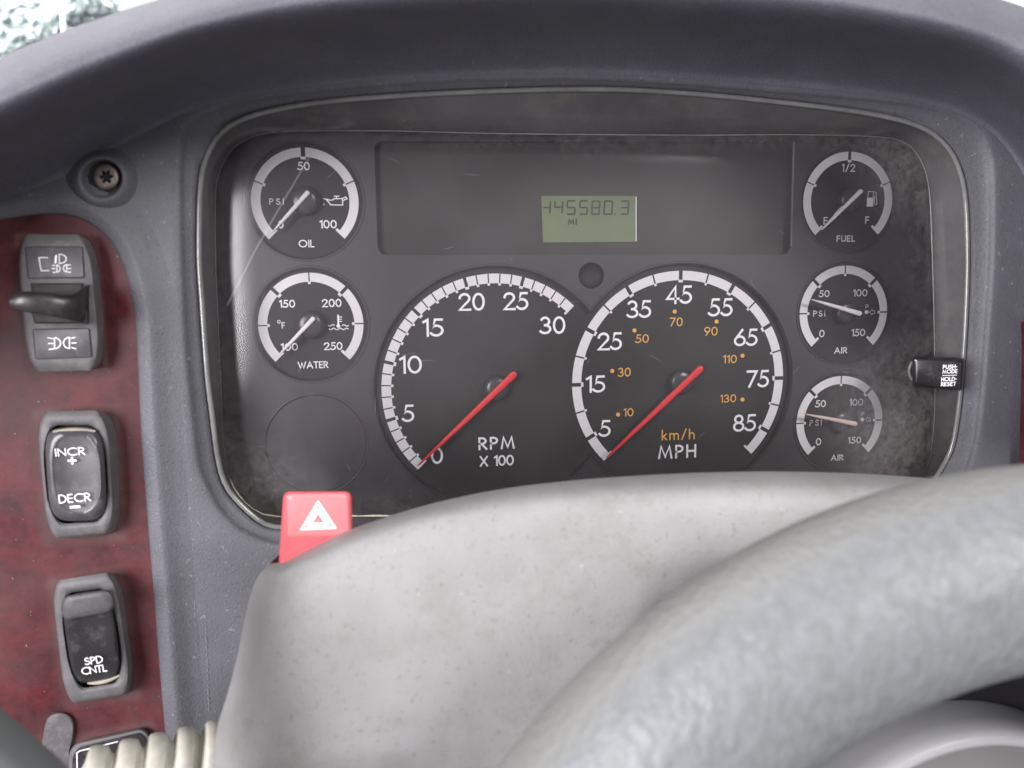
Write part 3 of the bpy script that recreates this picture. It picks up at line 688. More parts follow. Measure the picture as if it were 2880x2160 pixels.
# gauges
def pol(c, r, a, Y): return np.array([c[0] + r * math.sin(R_(a)), Y, c[1] + r * math.cos(R_(a))])
YD = 0.0
def make_gauge(name, key, big, ticks, a0, a1, label):
    c = GA[key]; R = RB if big else RS
    V, Fc = loft([circ(c, HOLE[key] + .0004, YD + (.0003 if key != 'rpm' else .0004)), circ(c, R * .3, YD + (.0003 if key != 'rpm' else .0004))], cap1=True)
    d = obj(name, V, Fc, M['dial'], cl, label=label, smooth=False)
    # scale band with tick gaps, inner nubs and end flags
    w = .083 * R if big else .172 * R
    mb = MB(); Yb = YD + .0001
    tk = sorted(ticks); edges = [a0] + [t[0] for t in tk] + [a1]; gaps = [0] + [t[1] for t in tk] + [0]
    for i in range(len(edges) - 1):
        s = edges[i] + math.degrees(gaps[i] / 2 / R); e = edges[i + 1] - math.degrees(gaps[i + 1] / 2 / R)
        nn = max(2, int((e - s) / 3) + 1); A = np.linspace(s, e, nn)
        # straight sided gaps: inner edge keeps the same gap width
        si = edges[i] + math.degrees(gaps[i] / 2 / (R - w)); ei = edges[i + 1] - math.degrees(gaps[i + 1] / 2 / (R - w)); Ai = np.linspace(si, ei, nn)
        V = [pol(c, R, a, Yb) for a in A] + [pol(c, R - w, a, Yb) for a in Ai]
        mb.add(V, [[j, j + 1, j + 1 + nn, j + nn] for j in range(nn - 1)])
    nb = .022 * R if big else .052 * R
    for t, g in tk:
        hw = max(g * .62, (.011 if big else .028) * R) ; ri = R - w + nb * .1; ro = ri - nb * 1.0
        da = math.degrees(hw / ri)
        mb.add([pol(c, ri, t - da, Yb - 2e-5), pol(c, ri, t + da, Yb - 2e-5), pol(c, ro, t + da, Yb - 2e-5), pol(c, ro, t - da, Yb - 2e-5)], [[0, 1, 2, 3]])
    for t, sgn in ((a0, 1), (a1, -1)):
        ri = R - w * 1.0; ro = R - w - nb * 1.25; da = math.degrees((.02 if big else .055) * R / ri) * sgn
        mb.add([pol(c, ri, t, Yb - 2e-5), pol(c, ri, t + da, Yb - 2e-5), pol(c, ro, t + da, Yb - 2e-5), pol(c, ro, t, Yb - 2e-5)], [[0, 1, 2, 3]])
    mb.build('scale_band', M['white'], d, smooth=False)
    return d
def needle(d, tail, tip, wt, wp, Yn, m_, name='needle'):
    """flat topped tapered needle from tail pixel to tip pixel, widths in pixels"""
    a, b = P(*tail, Yn), P(*tip, Yn + .0008); s = mm_px(Yn)
    t = (b - a); L = np.linalg.norm(t); t /= L; n_ = np.cross(t, np.array([0, 1., 0])); n_ /= np.linalg.norm(n_)
    prof_ = [(0, .35), (.006, .75), (.018, .97), (.035, 1.0), (.35, .92), (.7, .72), (.97, .5), (1.0, .3)]
    loops = []
    for u, k_ in prof_:
        w = (wt * (1 - u) + wp * u) * s / 2 * (k_ if u < .05 or u > .95 else 1.0); q = a + t * L * u; h = .0011
        loops.append([q + n_ * w + np.array([0, h, 0]), q + n_ * w, q + n_ * w * .55 - np.array([0, .0004, 0]), q - n_ * w * .55 - np.array([0, .0004, 0]), q - n_ * w, q - n_ * w + np.array([0, h, 0])])
    V, Fc = loft(loops, cap0=True, cap1=True)
    return obj(name, V, Fc, m_, d, angle=50)
def hub(d, c, r, h, m_='hub'):
    V, Fc = loft([circ(c, r, YD + .0002, 40), circ(c, r, -h * .55, 40), circ(c, r * .93, -h * .82, 40), circ(c, r * .75, -h * .97, 40), circ(c, r * .4, -h * 1.04, 40), circ(c, r * .1, -h * 1.05, 40)], cap1=True)
    return obj('needle_hub', V, Fc, M[m_], d, angle=70)
YT = YD + .0001
MAJ, MIN_ = .0013, .00055
T = lambda d, s, x, y, w, h, m_='white2', **k: place_text('numeral' if s[0].isdigit() else 'lettering', s, x, y, w, h, YT, M[m_], d, **k)

g = make_gauge('oil_gauge', 'oil', 0, [(-67.5, .0006), (0, .0020), (67.5, .0006)], -135, 135, 'oil pressure gauge with white needle at zero')
for a in (('50', 853.7, 467, 35, 23.5), ('0', 790, 631, 15, 23), ('100', 923, 630.6, 48, 23.5)): T(g, *a, t=.15)
T(g, 'PSI', 778, 566.8, 41, 17.5, 'white', t=.13, sp=.42); T(g, 'OIL', 862, 685, 44, 21.3, t=.14, sp=.24)
z = lambda L, ox=700, oy=400, kk=.20494: [(ox + kk * a, oy + kk * b) for a, b in L]
icon('oil_can_symbol', [z([(1025, 775), (1060, 782), (1125, 860), (1288, 862), (1284, 778)]), z([(1062, 780), (1105, 795), (1145, 795), (1170, 775), (1280, 774)]), z([(1288, 772), (1330, 750), (1348, 776), (1296, 798)]), z([(1202, 774), (1202, 745)]), z([(1172, 741), (1234, 741)])], 2.7, YT, M['white2'], g, polys=[z([(1017, 862), (1027, 835), (1040, 855), (1030, 866)])])
hub(g, GA['oil'], .0066, .0052); needle(g, (868, 538), (769, 650), 13, 7.5, -.0066, M['needle'])

g = make_gauge('water_gauge', 'water', 0, [(-90, .0006), (-45, .0016), (0, .0006), (45, .0016), (90, .0006)], -135, 135, 'water temperature gauge with white needle at one hundred')
for a in (('150', 807.6, 854.4, 45, 22), ('200', 933, 852.3, 55, 23), ('100', 814, 975.7, 48, 21), ('250', 937, 973.4, 52, 22)): T(g, *a, t=.15)
T(g, 'F', 797, 915, 9.8, 17.6, 'white', t=.14); icon('degree_mark', [circ_px(784.5, 905, 4, 12) + [(788.5, 905)]], 2, YT, M['white'], g)
T(g, 'WATER', 880.5, 1026.3, 86, 19.5, t=.155, sp=.2)
z = lambda L: [(700 + .20494 * a, 740 + .20494 * b) for a, b in L]
wv = lambda x0, x1, y, am, per: [(x, y + am * math.sin((x - x0) / per * 2 * math.pi)) for x in np.linspace(x0, x1, 22)]
icon('coolant_symbol', [z([(1240, 740), (1275, 739)]), z([(1240, 770), (1270, 769)]), z([(1240, 800), (1274, 799)]), z(wv(1092, 1172, 854, 10, 85)), z(wv(1282, 1366, 856, -10, 85)), z(wv(1100, 1364, 903, 11, 88))], 2.3, YT, M['white2'], g, polys=[z([(1212, 708), (1236, 708), (1240, 850), (1216, 850)]), z(circ_px(1228, 862, 26, 14))])
hub(g, GA['water'], .0066, .0052); needle(g, (884, 893), (782, 1001), 13, 7.5, -.0066, M['needle'])

V, Fc = loft([circ(GA['blank'], HOLE['blank'] + .0004, -.0016), circ(GA['blank'], .005, -.0017)], cap1=True)
obj('blank_gauge_cover', V, Fc, M['plate'], cl, label='blank round cover below the water gauge')

g = make_gauge('fuel_gauge', 'fuel', 0, [(-67.5, .0006), (0, .0016), (67.5, .0006)], -135, 135, 'fuel gauge with white needle at empty')
T(g, '1/2', 2386.6, 472, 37.5, 22.5, 'white', t=.14, sp=.3); T(g, 'E', 2322, 621, 11.7, 21.5, 'white', t=.15); T(g, 'F', 2439, 619, 11.5, 20.5, 'white', t=.15); T(g, 'FUEL', 2378.6, 671, 51.6, 17.8, 'white', t=.16, sp=.28)
z = lambda L: [(2220 + .20494 * a, 390 + .20494 * b) for a, b in L]
icon('fuel_pump_symbol', [z([(1078, 815), (1082, 728), (1155, 728), (1150, 815)]), z([(1172, 728), (1190, 745), (1192, 800), (1202, 885), (1192, 908), (1174, 902), (1166, 850), (1176, 800), (1168, 790)])], 1.9, YT, M['white'], g, polys=[z([(1066, 810), (1156, 810), (1152, 932), (1062, 932)])])
hub(g, GA['fuel'], .0062, .0042); needle(g, (2425, 535), (2312, 646), 13, 7, -.0066, M['needle'])
V, Fc = tube([P(2368, 580, -.0060), P(2352, 597, -.0060), P(2322, 637, -.0060)], .00022, 6); obj('needle_edge', V, Fc, M['needle'], g)

for key, nm, lab, tl, tp, mt_ in (('air1', 'air_gauge', 'upper air pressure gauge, white needle below fifty', (2423, 883), (2282, 842), 'needle'), ('air2', 'air_gauge', 'lower air pressure gauge, white needle with painted pink reflection below fifty', (2410, 1193), (2265, 1165), 'needle_pink_reflection')):
    g = make_gauge(nm, key, 0, [(-90, .0007), (-45, .0016), (0, .0007), (45, .0016), (90, .0007)], -135, 135, lab)
    if key == 'air1':
        L_ = (('50', 2318, 826, 30, 19.5), ('100', 2419.4, 823.7, 40, 20), ('0', 2311.4, 938, 15, 21), ('150', 2414, 935.4, 38, 20.5)); ps = ('PSI', 2304, 881.7, 34, 17); ar = ('AIR', 2364.5, 985.4, 37, 18); ox, oy = 2220, 710; dx, dyy = 0, 0
    else:
        L_ = (('50', 2307.7, 1135.4, 30, 20), ('100', 2408, 1131, 39, 19.5), ('0', 2302, 1242.4, 15, 20.5), ('150', 2403.4, 1238, 37, 18.5)); ps = ('PSI', 2294, 1189, 34, 16.5); ar = ('AIR', 2354.4, 1287, 35, 17); ox, oy = 2220, 1020; dx, dyy = -58, -38
    for a in L_: T(g, *a, 'white', t=.15)
    T(g, *ps, 'white', t=.15, sp=.36); T(g, *ar, 'white', t=.165, sp=.22)
    z = lambda L: [(ox + .20494 * (a + dx), oy + .20494 * (b + dyy)) for a, b in L]
    icon('air_supply_symbol', [z([(1050, 768), (1050, 718), (1075, 718), (1085, 732), (1075, 746), (1052, 746)]), z([(1102, 818), (1135, 780), (1135, 800), (1172, 800), (1172, 838), (1135, 838), (1135, 858), (1102, 818)])], 1.4, YT, M['white'], g, polys=[z(circ_px(1060, 818, 27, 14))])
    hub(g, GA[key], .0056, .0036); needle(g, tl, tp, 14.5, 7, -.0066, M[mt_])

rt = [(-135 + 6 * k_, (.0016 if k_ % 5 == 0 else .00062)) for k_ in range(1, 30)]
g = make_gauge('tachometer', 'rpm', 1, rt, -135, 45, 'tachometer with red needle at zero')
for a in (('0', 1229, 1281.3, 34, 47), ('5', 1148.4, 1162.5, 34, 49), ('10', 1154.7, 1025.7, 63.5, 50.5), ('15', 1218.3, 921.4, 60, 51), ('20', 1326.6, 849, 74, 50.5), ('25', 1451, 847, 71, 51), ('30', 1554, 914.7, 72, 49.7)): T(g, *a, t=.132, sp=.17)
T(g, 'RPM', 1396.5, 1246, 102, 36, t=.155, sp=.3); T(g, 'X 100', 1397.3, 1295.5, 96, 30, t=.16, sp=.17)
hub(g, GA['rpm'], .0064, .0050); needle(g, (1451, 1048), (1175, 1311), 19, 8.5, -.0068, M['red'])

mt_ = [(-120 + 30 * k_, .0019) for k_ in range(0, 9)] + [(-105 + 30 * k_, .0008) for k_ in range(0, 8)]
g = make_gauge('speedometer', 'mph', 1, mt_, -135, 135, 'speedometer with red needle at zero')
for a in (('5', 1701.5, 1204.8, 33, 47), ('15', 1675.3, 1080.3, 55, 48), ('25', 1715.3, 960, 69, 50.5), ('35', 1797.5, 869.5, 69, 50), ('45', 1910, 829, 74, 52), ('55', 2027, 864.3, 68.4, 51), ('65', 2097.7, 949, 67, 48.6), ('75', 2131.4, 1065.4, 63.5, 49), ('85', 2094.3, 1189.5, 65, 48)): T(g, *a, t=.132, sp=.15)
for a in (('10', 1767.6, 1159.6, 28, 23), ('30', 1756, 1046.7, 36, 25.4), ('50', 1805.8, 952.5, 38, 24), ('70', 1901.8, 905.4, 36.6, 25), ('90', 1999.4, 931.6, 37.8, 25), ('110', 2053, 1010, 38.5, 23.5), ('130', 2048, 1120.7, 44.5, 22.4)): T(g, *a, 'orange', t=.13)
for x, y in ((424, 1193), (380, 865), (547, 560), (850, 418), (1165, 493), (1360, 750), (1360, 1080)):
    icon('orange_dot', [], 1, YT, M['orange'], g, polys=[circ_px(1580 + .3738 * x, 720 + .3738 * y, 5.8, 16)])
T(g, 'km/h', 1907.4, 1222, 93, 30, 'orange', t=.125, sp=.3); T(g, 'MPH', 1904.5, 1270, 107, 38, t=.15, sp=.3)
hub(g, GA['mph'], .0064, .0050); needle(g, (1976, 1032), (1707, 1288), 19, 8.5, -.0068, M['red'])
V, Fc = tube([P(1883, 1109, -.0058), P(1800, 1196, -.0058), P(1716, 1279, -.0058)], .00030, 6); obj('needle_edge', V, Fc, M['red'], g)

# bezel wall, rim and lens
V, Fc = loft([outline(I_PX, Y_PLATE - .0002, -6), outline(I_PX, Y_LENS + .001, 0), outline(I_PX, Y_LENS, 3)])
obj('inner_wall', V, Fc, M['darkgap'], cl, angle=60)
def wl(k, Y):
    aI, rI = polar(I_PX)
    q = np.interp(TH, aI, rI) * (1 - k) + np.interp(TH, aO, rO) * k
    return [P(CX + r * math.cos(t), CY - r * math.sin(t), Y) for t, r in zip(TH, q)]
V, Fc = loft([wl(0.02, Y_LENS - .0002), wl(.10, Y_LENS - .0030), wl(.5, Y_LENS - .0095), wl(.97, Y_RIM + .0010)])
obj('bezel_wall', V, Fc, M['bezel'], cl, angle=60)
V, Fc = tube(outline(O_PX, Y_RIM, 0), .00115, 10, closed=True); obj('lens_rim', V, Fc, M['rim'], cl, angle=80)
V, Fc = tube(outline(I_PX, Y_LENS - .0003, 2), .00030, 8, closed=True); obj('lens_inner_edge', V, Fc, M['rim'], cl, angle=80)
# cream line of dust settled on the lower edge of the lens
seg = [i for i, t in enumerate(TH) if 205 < math.degrees(t) < 330]
ol = outline(I_PX, Y_LENS - .0008, 2); V, Fc = tube([ol[i] for i in seg], [.0003 + .0005 * abs(math.sin(i * .9)) * rng.uniform(.6, 1.2) for i in range(len(seg))], 8); obj('settled_dust', V, Fc, M['rimcream'], cl)
# lens pane, slightly domed, finely gridded in rings so that grime can follow its edge
aI, rI = polar(I_PX); rI_t = np.interp(TH, aI, rI)
V, gr = [], []; ks = [.02, .2, .4, .55, .68, .78, .84, .88, .91, .94, .96, .98, 1.0]
for kx in ks:
    for t, r in zip(TH, rI_t):
        x, y = CX + r * kx * math.cos(t), CY - r * kx * math.sin(t)
        V.append(P(x, y, Y_LENS - .0030 + .0007 * kx ** 2 + .0023 * max(0, (kx - .86) / .14) ** 2))
        e = max(0, (kx - .80) / .20)
        d_ = math.degrees(t)
        low_right = max(0, 1 - math.hypot((x - 2560) / 260, (y - 1230) / 330))
        low_left = max(0, 1 - math.hypot((x - 700) / 260, (y - 1400) / 200))
        up_right = max(0, 1 - math.hypot((x - 2560) / 190, (y - 450) / 200))
        gr.append(min(.8, .18 * e ** 2 + .44 * low_right + .30 * low_left + .26 * up_right))
n = NA
Fc = loft([[0] * n] * len(ks))[1] + [list(range(n))]
o = obj('lens', V, Fc, M['lens'], cl, angle=80); attr(o, 'grime', gr)

# scratches in the lens surface, and one painted reflection streak
YSC = Y_LENS - .0040
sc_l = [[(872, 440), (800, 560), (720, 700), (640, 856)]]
for k_ in range(26):
    x, y, a_, l_ = rng.uniform(680, 2560), rng.uniform(420, 1400), rng.uniform(0, math.pi), rng.uniform(8, 46)
    sc_l.append([(x, y), (x + l_ * math.cos(a_) * .5 + rng.normal() * 2, y + l_ * math.sin(a_) * .5), (x + l_ * math.cos(a_), y + l_ * math.sin(a_))])
for k_ in range(16):
    x, y, a_, l_ = rng.uniform(2380, 2590), rng.uniform(980, 1330), rng.uniform(1.6, 2.6), rng.uniform(10, 70)
    sc_l.append([(x, y), (x + l_ * math.cos(a_), y + l_ * math.sin(a_))])
icon('reflection_streak', sc_l[:1], 5.5, YSC, M['scratch_glint'], cl)  # pale ribbon painting the reflection of a window frame edge
icon('scratch_marks', sc_l[1:], 1.1, YSC - .0001, M['scratch_glint'], cl)['kind'] = 'stuff'

# mode / reset knob through the lens
kn = empty('reset_knob', P(2640, 1095, -.02), 'black mode and reset push knob on the right edge of the lens', 'knob')
kq = [(2572, 1009), (2706, 1019), (2700, 1092), (2573, 1079)]
kb = [(2568, 1004), (2712, 1008), (2707, 1098), (2568, 1086)]
sl = lambda u, v: -.010 * u
V, Fc = loft([qloop(kb, -.0125, -.02, .06, .6, 5, sl), qloop(kb, -.0290, 0, .06, .6, 5, sl), qloop(kq, -.0315, .0, .05, .6, 5, sl), qloop(kq, -.0318, .04, .05, .6, 5, sl)], cap1=True)
kn_b = obj('knob_body', V, Fc, M['sblack'], kn, angle=45)
YK = -.0400
for s, x, y, w, h in (('PUSH-', 2672, 1031.5, 41, 12), ('MODE', 2671.5, 1044.5, 42, 11.5), ('HOLD-', 2669, 1066, 43, 12), ('RESET', 2667.5, 1080, 42, 11.5)):
    q = P(x, y, YK); place_text('lettering', s, x, y, w, h, -.0422, M['white2'], kn_b, t=.18, sp=.22)
icon('divider_line', [[(2651, 1056), (2690, 1055)]], 1.8, -.0422, M['white2'], kn_b)
V, Fc = tube([P(2583 + 26 * math.cos(t), 1043 + 33 * math.sin(t), -.0136) for t in np.linspace(R_(100), R_(260), 20)], .0007, 8); obj('grommet', V, Fc, M['rim'], kn)

# ------------------------------------------------------------------ switches on the wood panel
YP = Y_FASCIA - .0010
def frame_loops(base, face, Yb, Yf, r, asp, n=7):
    return [qloop(base, Yb, 0, r, asp, n), qloop(face, Yf + .0016, -.012, r, asp, n), qloop(face, Yf + .0004, .004, r, asp, n), qloop(face, Yf, .03, r, asp, n)]
# headlight switch
hs = empty('headlight_switch', P(180, 1040, YP), 'grey headlight switch with black paddle lever, topmost on the wood trim', 'switch')
base = [(52,664),(272,668),(302,1036),(84,1042)]; face = [(48,666),(250,668),(284,1034),(80,1038)]
V, Fc = loft(frame_loops(base, face, YP + .0004, YP - .0105, .17, .57), cap1=True); obj('switch_frame', V, Fc, M['sgrey'], hs, angle=45)
YH = YP - .0105
plates = []
zz = lambda L, kk=.3856, oy=440: [(kk * a, oy + kk * b) for a, b in L]
for q in ([(186, 662), (598, 660), (613, 884), (206, 888)], [(240, 1262), (648, 1256), (668, 1462), (262, 1478)]):
    q = zz(q)
    V, Fc = loft([qloop(q, YH + .0002, -.012, .03, .55, 4), qloop(q, YH - .0001, -.012, .03, .55, 4)], cap1=True); obj('plate_gap', V, Fc, M['darkgap'], hs)
    V, Fc = loft([qloop(q, YH, 0, .03, .55, 4), qloop(q, YH - .0006, 0, .03, .55, 4), qloop(q, YH - .0008, .012, .03, .55, 4)], cap1=True); plates.append(obj('symbol_plate', V, Fc, M['splate'], hs, angle=40))
YS = YH - .0009
Dshape = lambda cx, cy, rx, ry, s: zz([(cx, cy - ry)] + [(cx + s * rx * math.cos(a), cy + ry * math.sin(a)) for a in np.linspace(-math.pi / 2, math.pi / 2, 12)][1:] + [(cx, cy - ry)])
icon('low_beam_symbol', [zz([(348, 738), (284, 738), (300, 833), (356, 833)]), Dshape(432, 747, 52, 34, 1), Dshape(415, 818, 24, 26, 1), Dshape(487, 816, 24, 26, -1)] + [zz([(x0, y), (x1, y)]) for x0, x1, y in ((384, 402, 795), (380, 402, 818), (388, 406, 845), (494, 513, 792), (496, 518, 817), (496, 516, 844))], 2.0, YS, M['white2'], plates[0], polys=[zz([(402, 722), (416, 716), (412, 778), (398, 782)])])
icon('side_light_symbol', [Dshape(398, 1362, 44, 40, 1), Dshape(507, 1360, 44, 40, -1)] + [zz([(x0, y), (x1, y2)]) for x0, x1, y, y2 in ((350, 388, 1323, 1330), (354, 390, 1364, 1364), (358, 392, 1408, 1402), (520, 548, 1326, 1320), (524, 556, 1360, 1360), (522, 554, 1394, 1402))], 2.4, YS, M['white2'], plates[1])
slot = zz([(222, 924), (604, 922), (640, 1218), (250, 1220)])
V, Fc = box_px(slot, YH + .0001, YH - .0003); obj('lever_slot', V, Fc, M['darkgap'], hs, smooth=False)
stn = [(650, 930, 1222, -.0002), (600, 960, 1220, -.006), (540, 1000, 1205, -.0105), (460, 1003, 1185, -.0135), (370, 992, 1165, -.0155), (260, 986, 1146, -.017), (170, 985, 1134, -.0178), (110, 995, 1124, -.018), (76, 1018, 1104, -.018), (62, 1042, 1082, -.018)]
loops = []
for x, y0, y1, dY in stn:
    cy_, hy = (y0 + y1) / 2, (y1 - y0) / 2; dep = max(.0020, min(.0055, hy * .3856 * mm_px(YH) * .75))
    L = []
    for t in np.linspace(0, 2 * math.pi, 20, endpoint=False):
        ct, st_ = math.cos(t), math.sin(t)
        yy = cy_ + hy * math.copysign(abs(st_) ** .8, st_)
        L.append(P(.3856 * x, 440 + .3856 * yy, YH + dY - dep * math.copysign(abs(ct) ** .8, ct)))
    loops.append(L)
V, Fc = loft(loops, cap0=True, cap1=True); lev = obj('paddle_lever', V, Fc, M['lever'], hs, angle=80)
st2 = zz([(225, 1120), (636, 1120), (640, 1216), (252, 1216)]); V, Fc = loft([qloop(st2, YH - .0002, 0, .05, .3, 4), qloop(st2, YH - .008, .0, .05, .3, 4), qloop(st2, YH - .0086, .03, .05, .3, 4)], cap1=True); obj('lever_root', V, Fc, M['root'], lev)
st3 = zz([(232, 930), (598, 928), (604, 1010), (244, 1010)]); V, Fc = loft([qloop(st3, YH - .0002, 0, .05, .3, 4), qloop(st3, YH - .002, .0, .05, .3, 4), qloop(st3, YH - .0024, .03, .05, .3, 4)], cap1=True); obj('lever_root', V, Fc, M['root'], lev)

# increase / decrease rocker
def frame_open(parent, base, face, opening, Yb, Yf, r, asp, ro, aspo, depth=.006):
    L = frame_loops(base, face, Yb, Yf, r, asp)
    L += [qloop(opening, Yf + .0001, -.02, ro, aspo), qloop(opening, Yf + .0012, 0, ro, aspo), qloop(opening, Yf + depth, .0, ro, aspo)]
    V, Fc = loft(L); obj('switch_frame', V, Fc, M['sgrey'], parent, angle=45)
    V, Fc = loft([qloop(opening, Yf + depth - .0005, -.01, ro, aspo), qloop(opening, Yf + depth - .0005, .3, ro, aspo)], cap1=True); obj('well_floor', V, Fc, M['darkgap'], parent)
inc = empty('rocker_switch', P(225, 1512, YP), 'grey rocker switch marked INCR and DECR in the middle of the wood trim', 'switch')
base = [(108,1160),(326,1156),(342,1500),(140,1514)]; face = [(104,1165),(300,1160),(322,1492),(136,1510)]
opn = [(119,1196),(292,1194),(307,1468),(139,1474)]
YI = YP - .0095
frame_open(inc, base, face, opn, YP + .0004, YI, .17, .6, .26, .65)
qi = quad_map(opn)
def uvloop(q, f, n=56): return [P(*q(*f(t)[:2]), f(t)[2]) for t in np.linspace(0, 2 * math.pi, n, endpoint=False)]
def sup(hx, hy, e, cu=.5, cv=.5):
    def g_(t):
        c_, s_ = math.cos(t), math.sin(t)
        return cu + hx * math.copysign(abs(c_) ** (2 / e), c_), cv + hy * math.copysign(abs(s_) ** (2 / e), s_)
    return g_
def surf(g_, Y0, tilt=0.0, curve=0.0): return lambda t: (*g_(t), Y0 + tilt * (g_(t)[1] - .5) + curve * (g_(t)[1] - .5) ** 2)
s0, s1, s2 = sup(.485, .475, 4.2), sup(.45, .44, 3.6), sup(.375, .385, 2.7)
loops = [uvloop(qi, surf(s0, YI + .005)), uvloop(qi, surf(s0, YI - .0004)), uvloop(qi, surf(s1, YI - .0030, 0, .004)), uvloop(qi, surf(sup(.40, .405, 2.9), YI - .0042, 0, .004)), uvloop(qi, surf(s2, YI - .0040, 0, .006))]
V, Fc = loft(loops); inc_r = obj('rocker', V, Fc, M['rocker'], inc, angle=60)
loops = [uvloop(qi, surf(s2, YI - .0039, 0, .006)), uvloop(qi, surf(sup(.30, .31, 2.6), YI - .0033, 0, .006)), uvloop(qi, surf(sup(.15, .16, 2.4), YI - .0029, 0, .005)), uvloop(qi, surf(sup(.03, .03, 2), YI - .0028))]
V, Fc = loft(loops, cap1=True); obj('rocker_face', V, Fc, M['rocker'], inc_r, angle=80)
V, Fc = tube([P(*qi(u, .055 + .10 * abs(u - .52) ** 2), YI - .0012) for u in np.linspace(.17, .86, 20)], [.0003 + .0008 * math.sin(math.pi * u) for u in np.linspace(0.05, .95, 20)], 8); obj('worn_edge', V, Fc, M['cream'], inc_r)
YR = YI - .0043
place_text('lettering', 'INCR', 196.8, 1270.6, 84, 22, YR, M['white2'], inc_r, t=.112, sp=.2, ang=1.2)
icon('plus_mark', [[(193, 1296), (213, 1295)], [(202.5, 1288), (203.5, 1303)]], 4.8, YR, M['white2'], inc_r)
place_text('lettering', 'DECR', 209.8, 1400.6, 90, 24, YR, M['white2'], inc_r, t=.112, sp=.2, ang=2)
icon('minus_mark', [[(200, 1426.5), (222, 1425)]], 6, YR - .0008, M['white2'], inc_r)

# speed control rocker
sp_ = empty('rocker_switch', P(265, 1972, YP), 'black rocker switch marked SPD CNTL low on the wood trim', 'switch')
base = [(150,1638),(338,1608),(384,1946),(192,1976)]; face = [(146,1642),(322,1614),(370,1944),(186,1974)]
opn = [(166,1672),(312,1650),(352,1918),(204,1940)]
YI = YP - .0095
frame_open(sp_, base, face, opn, YP + .0004, YI, .15, .56, .24, .58)
qs = quad_map(opn)
def bulge(g_, Y0, top): return lambda t: (*g_(t), Y0 - top * max(0, .34 - g_(t)[1]) + .016 * max(0, g_(t)[1] - .62) ** 1.0 * .5)
s0, s1, s2 = sup(.485, .475, 4.5), sup(.45, .445, 4.0), sup(.40, .40, 3.6)
def rb_shape(hx, hy, Y0): return uvloop(qs, bulge(sup(hx, hy, 4.2, .5, .49), Y0, .010))
loops = [uvloop(qs, surf(sup(.485, .475, 4.5, .5, .49), YI + .005)), rb_shape(.485, .475, YI - .0002), rb_shape(.45, .445, YI - .0032), rb_shape(.40, .40, YI - .0038), rb_shape(.25, .25, YI - .0030), rb_shape(.04, .04, YI - .0028)]
V, Fc = loft(loops, cap1=True); sp_r = obj('rocker', V, Fc, M['sblack'], sp_, angle=60)
cap = [(168,1676),(314,1652),(324,1716),(176,1744)]
qc = quad_map(cap)
L = []
for Y0, k_ in ((YI - .002, 1.0), (YI - .0068, .97), (YI - .0076, .86), (YI - .0078, .5)):
    L.append([P(*qc(.5 + (u - .5) * k_, .5 + (v - .5) * k_ + .10 * (abs(u - .5) * 2) ** 2), Y0) for u, v in rrect(.5, .5, .5, .5, .16, .45, 6)])
V, Fc = loft(L, cap1=True); obj('worn_top', V, Fc, M['worn'], sp_r, angle=60)
V, Fc = tube([P(*qs(u, .965 - .06 * (abs(u - .5) * 2) ** 2), YI + .0006) for u in np.linspace(.30, .92, 16)], [.0003 + .0007 * math.sin(math.pi * u) for u in np.linspace(.05, .95, 16)], 8); obj('worn_edge', V, Fc, M['cream'], sp_r)
YR = YI - .0042
place_text('lettering', 'SPD', 263.3, 1857.0, 52, 20.5, YR - .0003, M['white2'], sp_r, t=.118, sp=.16, ang=5)
place_text('lettering', 'CNTL', 265, 1883.0, 72, 20.5, YR - .0003, M['white2'], sp_r, t=.118, sp=.14, ang=5)

# partly hidden lowest switch
lw = empty('panel_switch', P(300, 2300, YP), 'dark switch with pale outlined square behind the ribbed stalk', 'switch')
base = [(188,2098),(424,2040),(460,2330),(190,2330)]; face = [(196,2096),(420,2046),(450,2330),(198,2330)]
V, Fc = loft(frame_loops(base, face, YP + .0004, YP - .004, .14, .8), cap1=True); obj('switch_frame', V, Fc, M['sgrey'], lw, angle=45)
q = [(203,2106),(410,2056),(440,2330),(205,2330)]
V, Fc = loft([qloop(q, YP - .0039, 0, .14, .8), qloop(q, YP - .0046, 0.0, .14, .8), qloop(q, YP - .0048, .02, .14, .8)], cap1=True); obj('switch_face', V, Fc, M['sblack'], lw)
icon('square_outline', [[(219, 2240), (216, 2118), (224, 2112), (330, 2086)]], 3.2, YP - .0050, M['white'], lw)

# ------------------------------------------------------------------ steering column cover
cv = empty('steering_column_cover', P(1500, 2400, -.10), 'large pale grey stained plastic steering column cover below the gauges', 'column cover')
TOP = [(752,1586),(800,1578),(880,1538),(1000,1484),(1200,1420),(1400,1377),(1600,1352),(1800,1337),(2000,1328),(2200,1326),(2400,1331),(2600,1344),(2800,1366),(3050,1420)]
LEFT = [(752,1586),(716,1640),(690,1730),(668,1840),(640,1950),(612,2040),(602,2120),(604,2200),(600,2420)]
top = catmull(TOP, 90); left = catmull(LEFT, 70)
rows = []
vv = np.concatenate([np.linspace(0, .12, 14), np.linspace(.135, 1, 50)])
def cover_px(i, v):
    T_ = top[i]; u = (T_[0] - 752) / (3050 - 752)
    lx = np.interp(v, np.linspace(0, 1, len(left)), left[:, 0]); ly = np.interp(v, np.linspace(0, 1, len(left)), left[:, 1])
    yb = 2420
    return lx + (3050 - lx) * u, (ly if u <= 0 else T_[1] + (yb - T_[1]) * ((ly - 1586) / (2420 - 1586)))
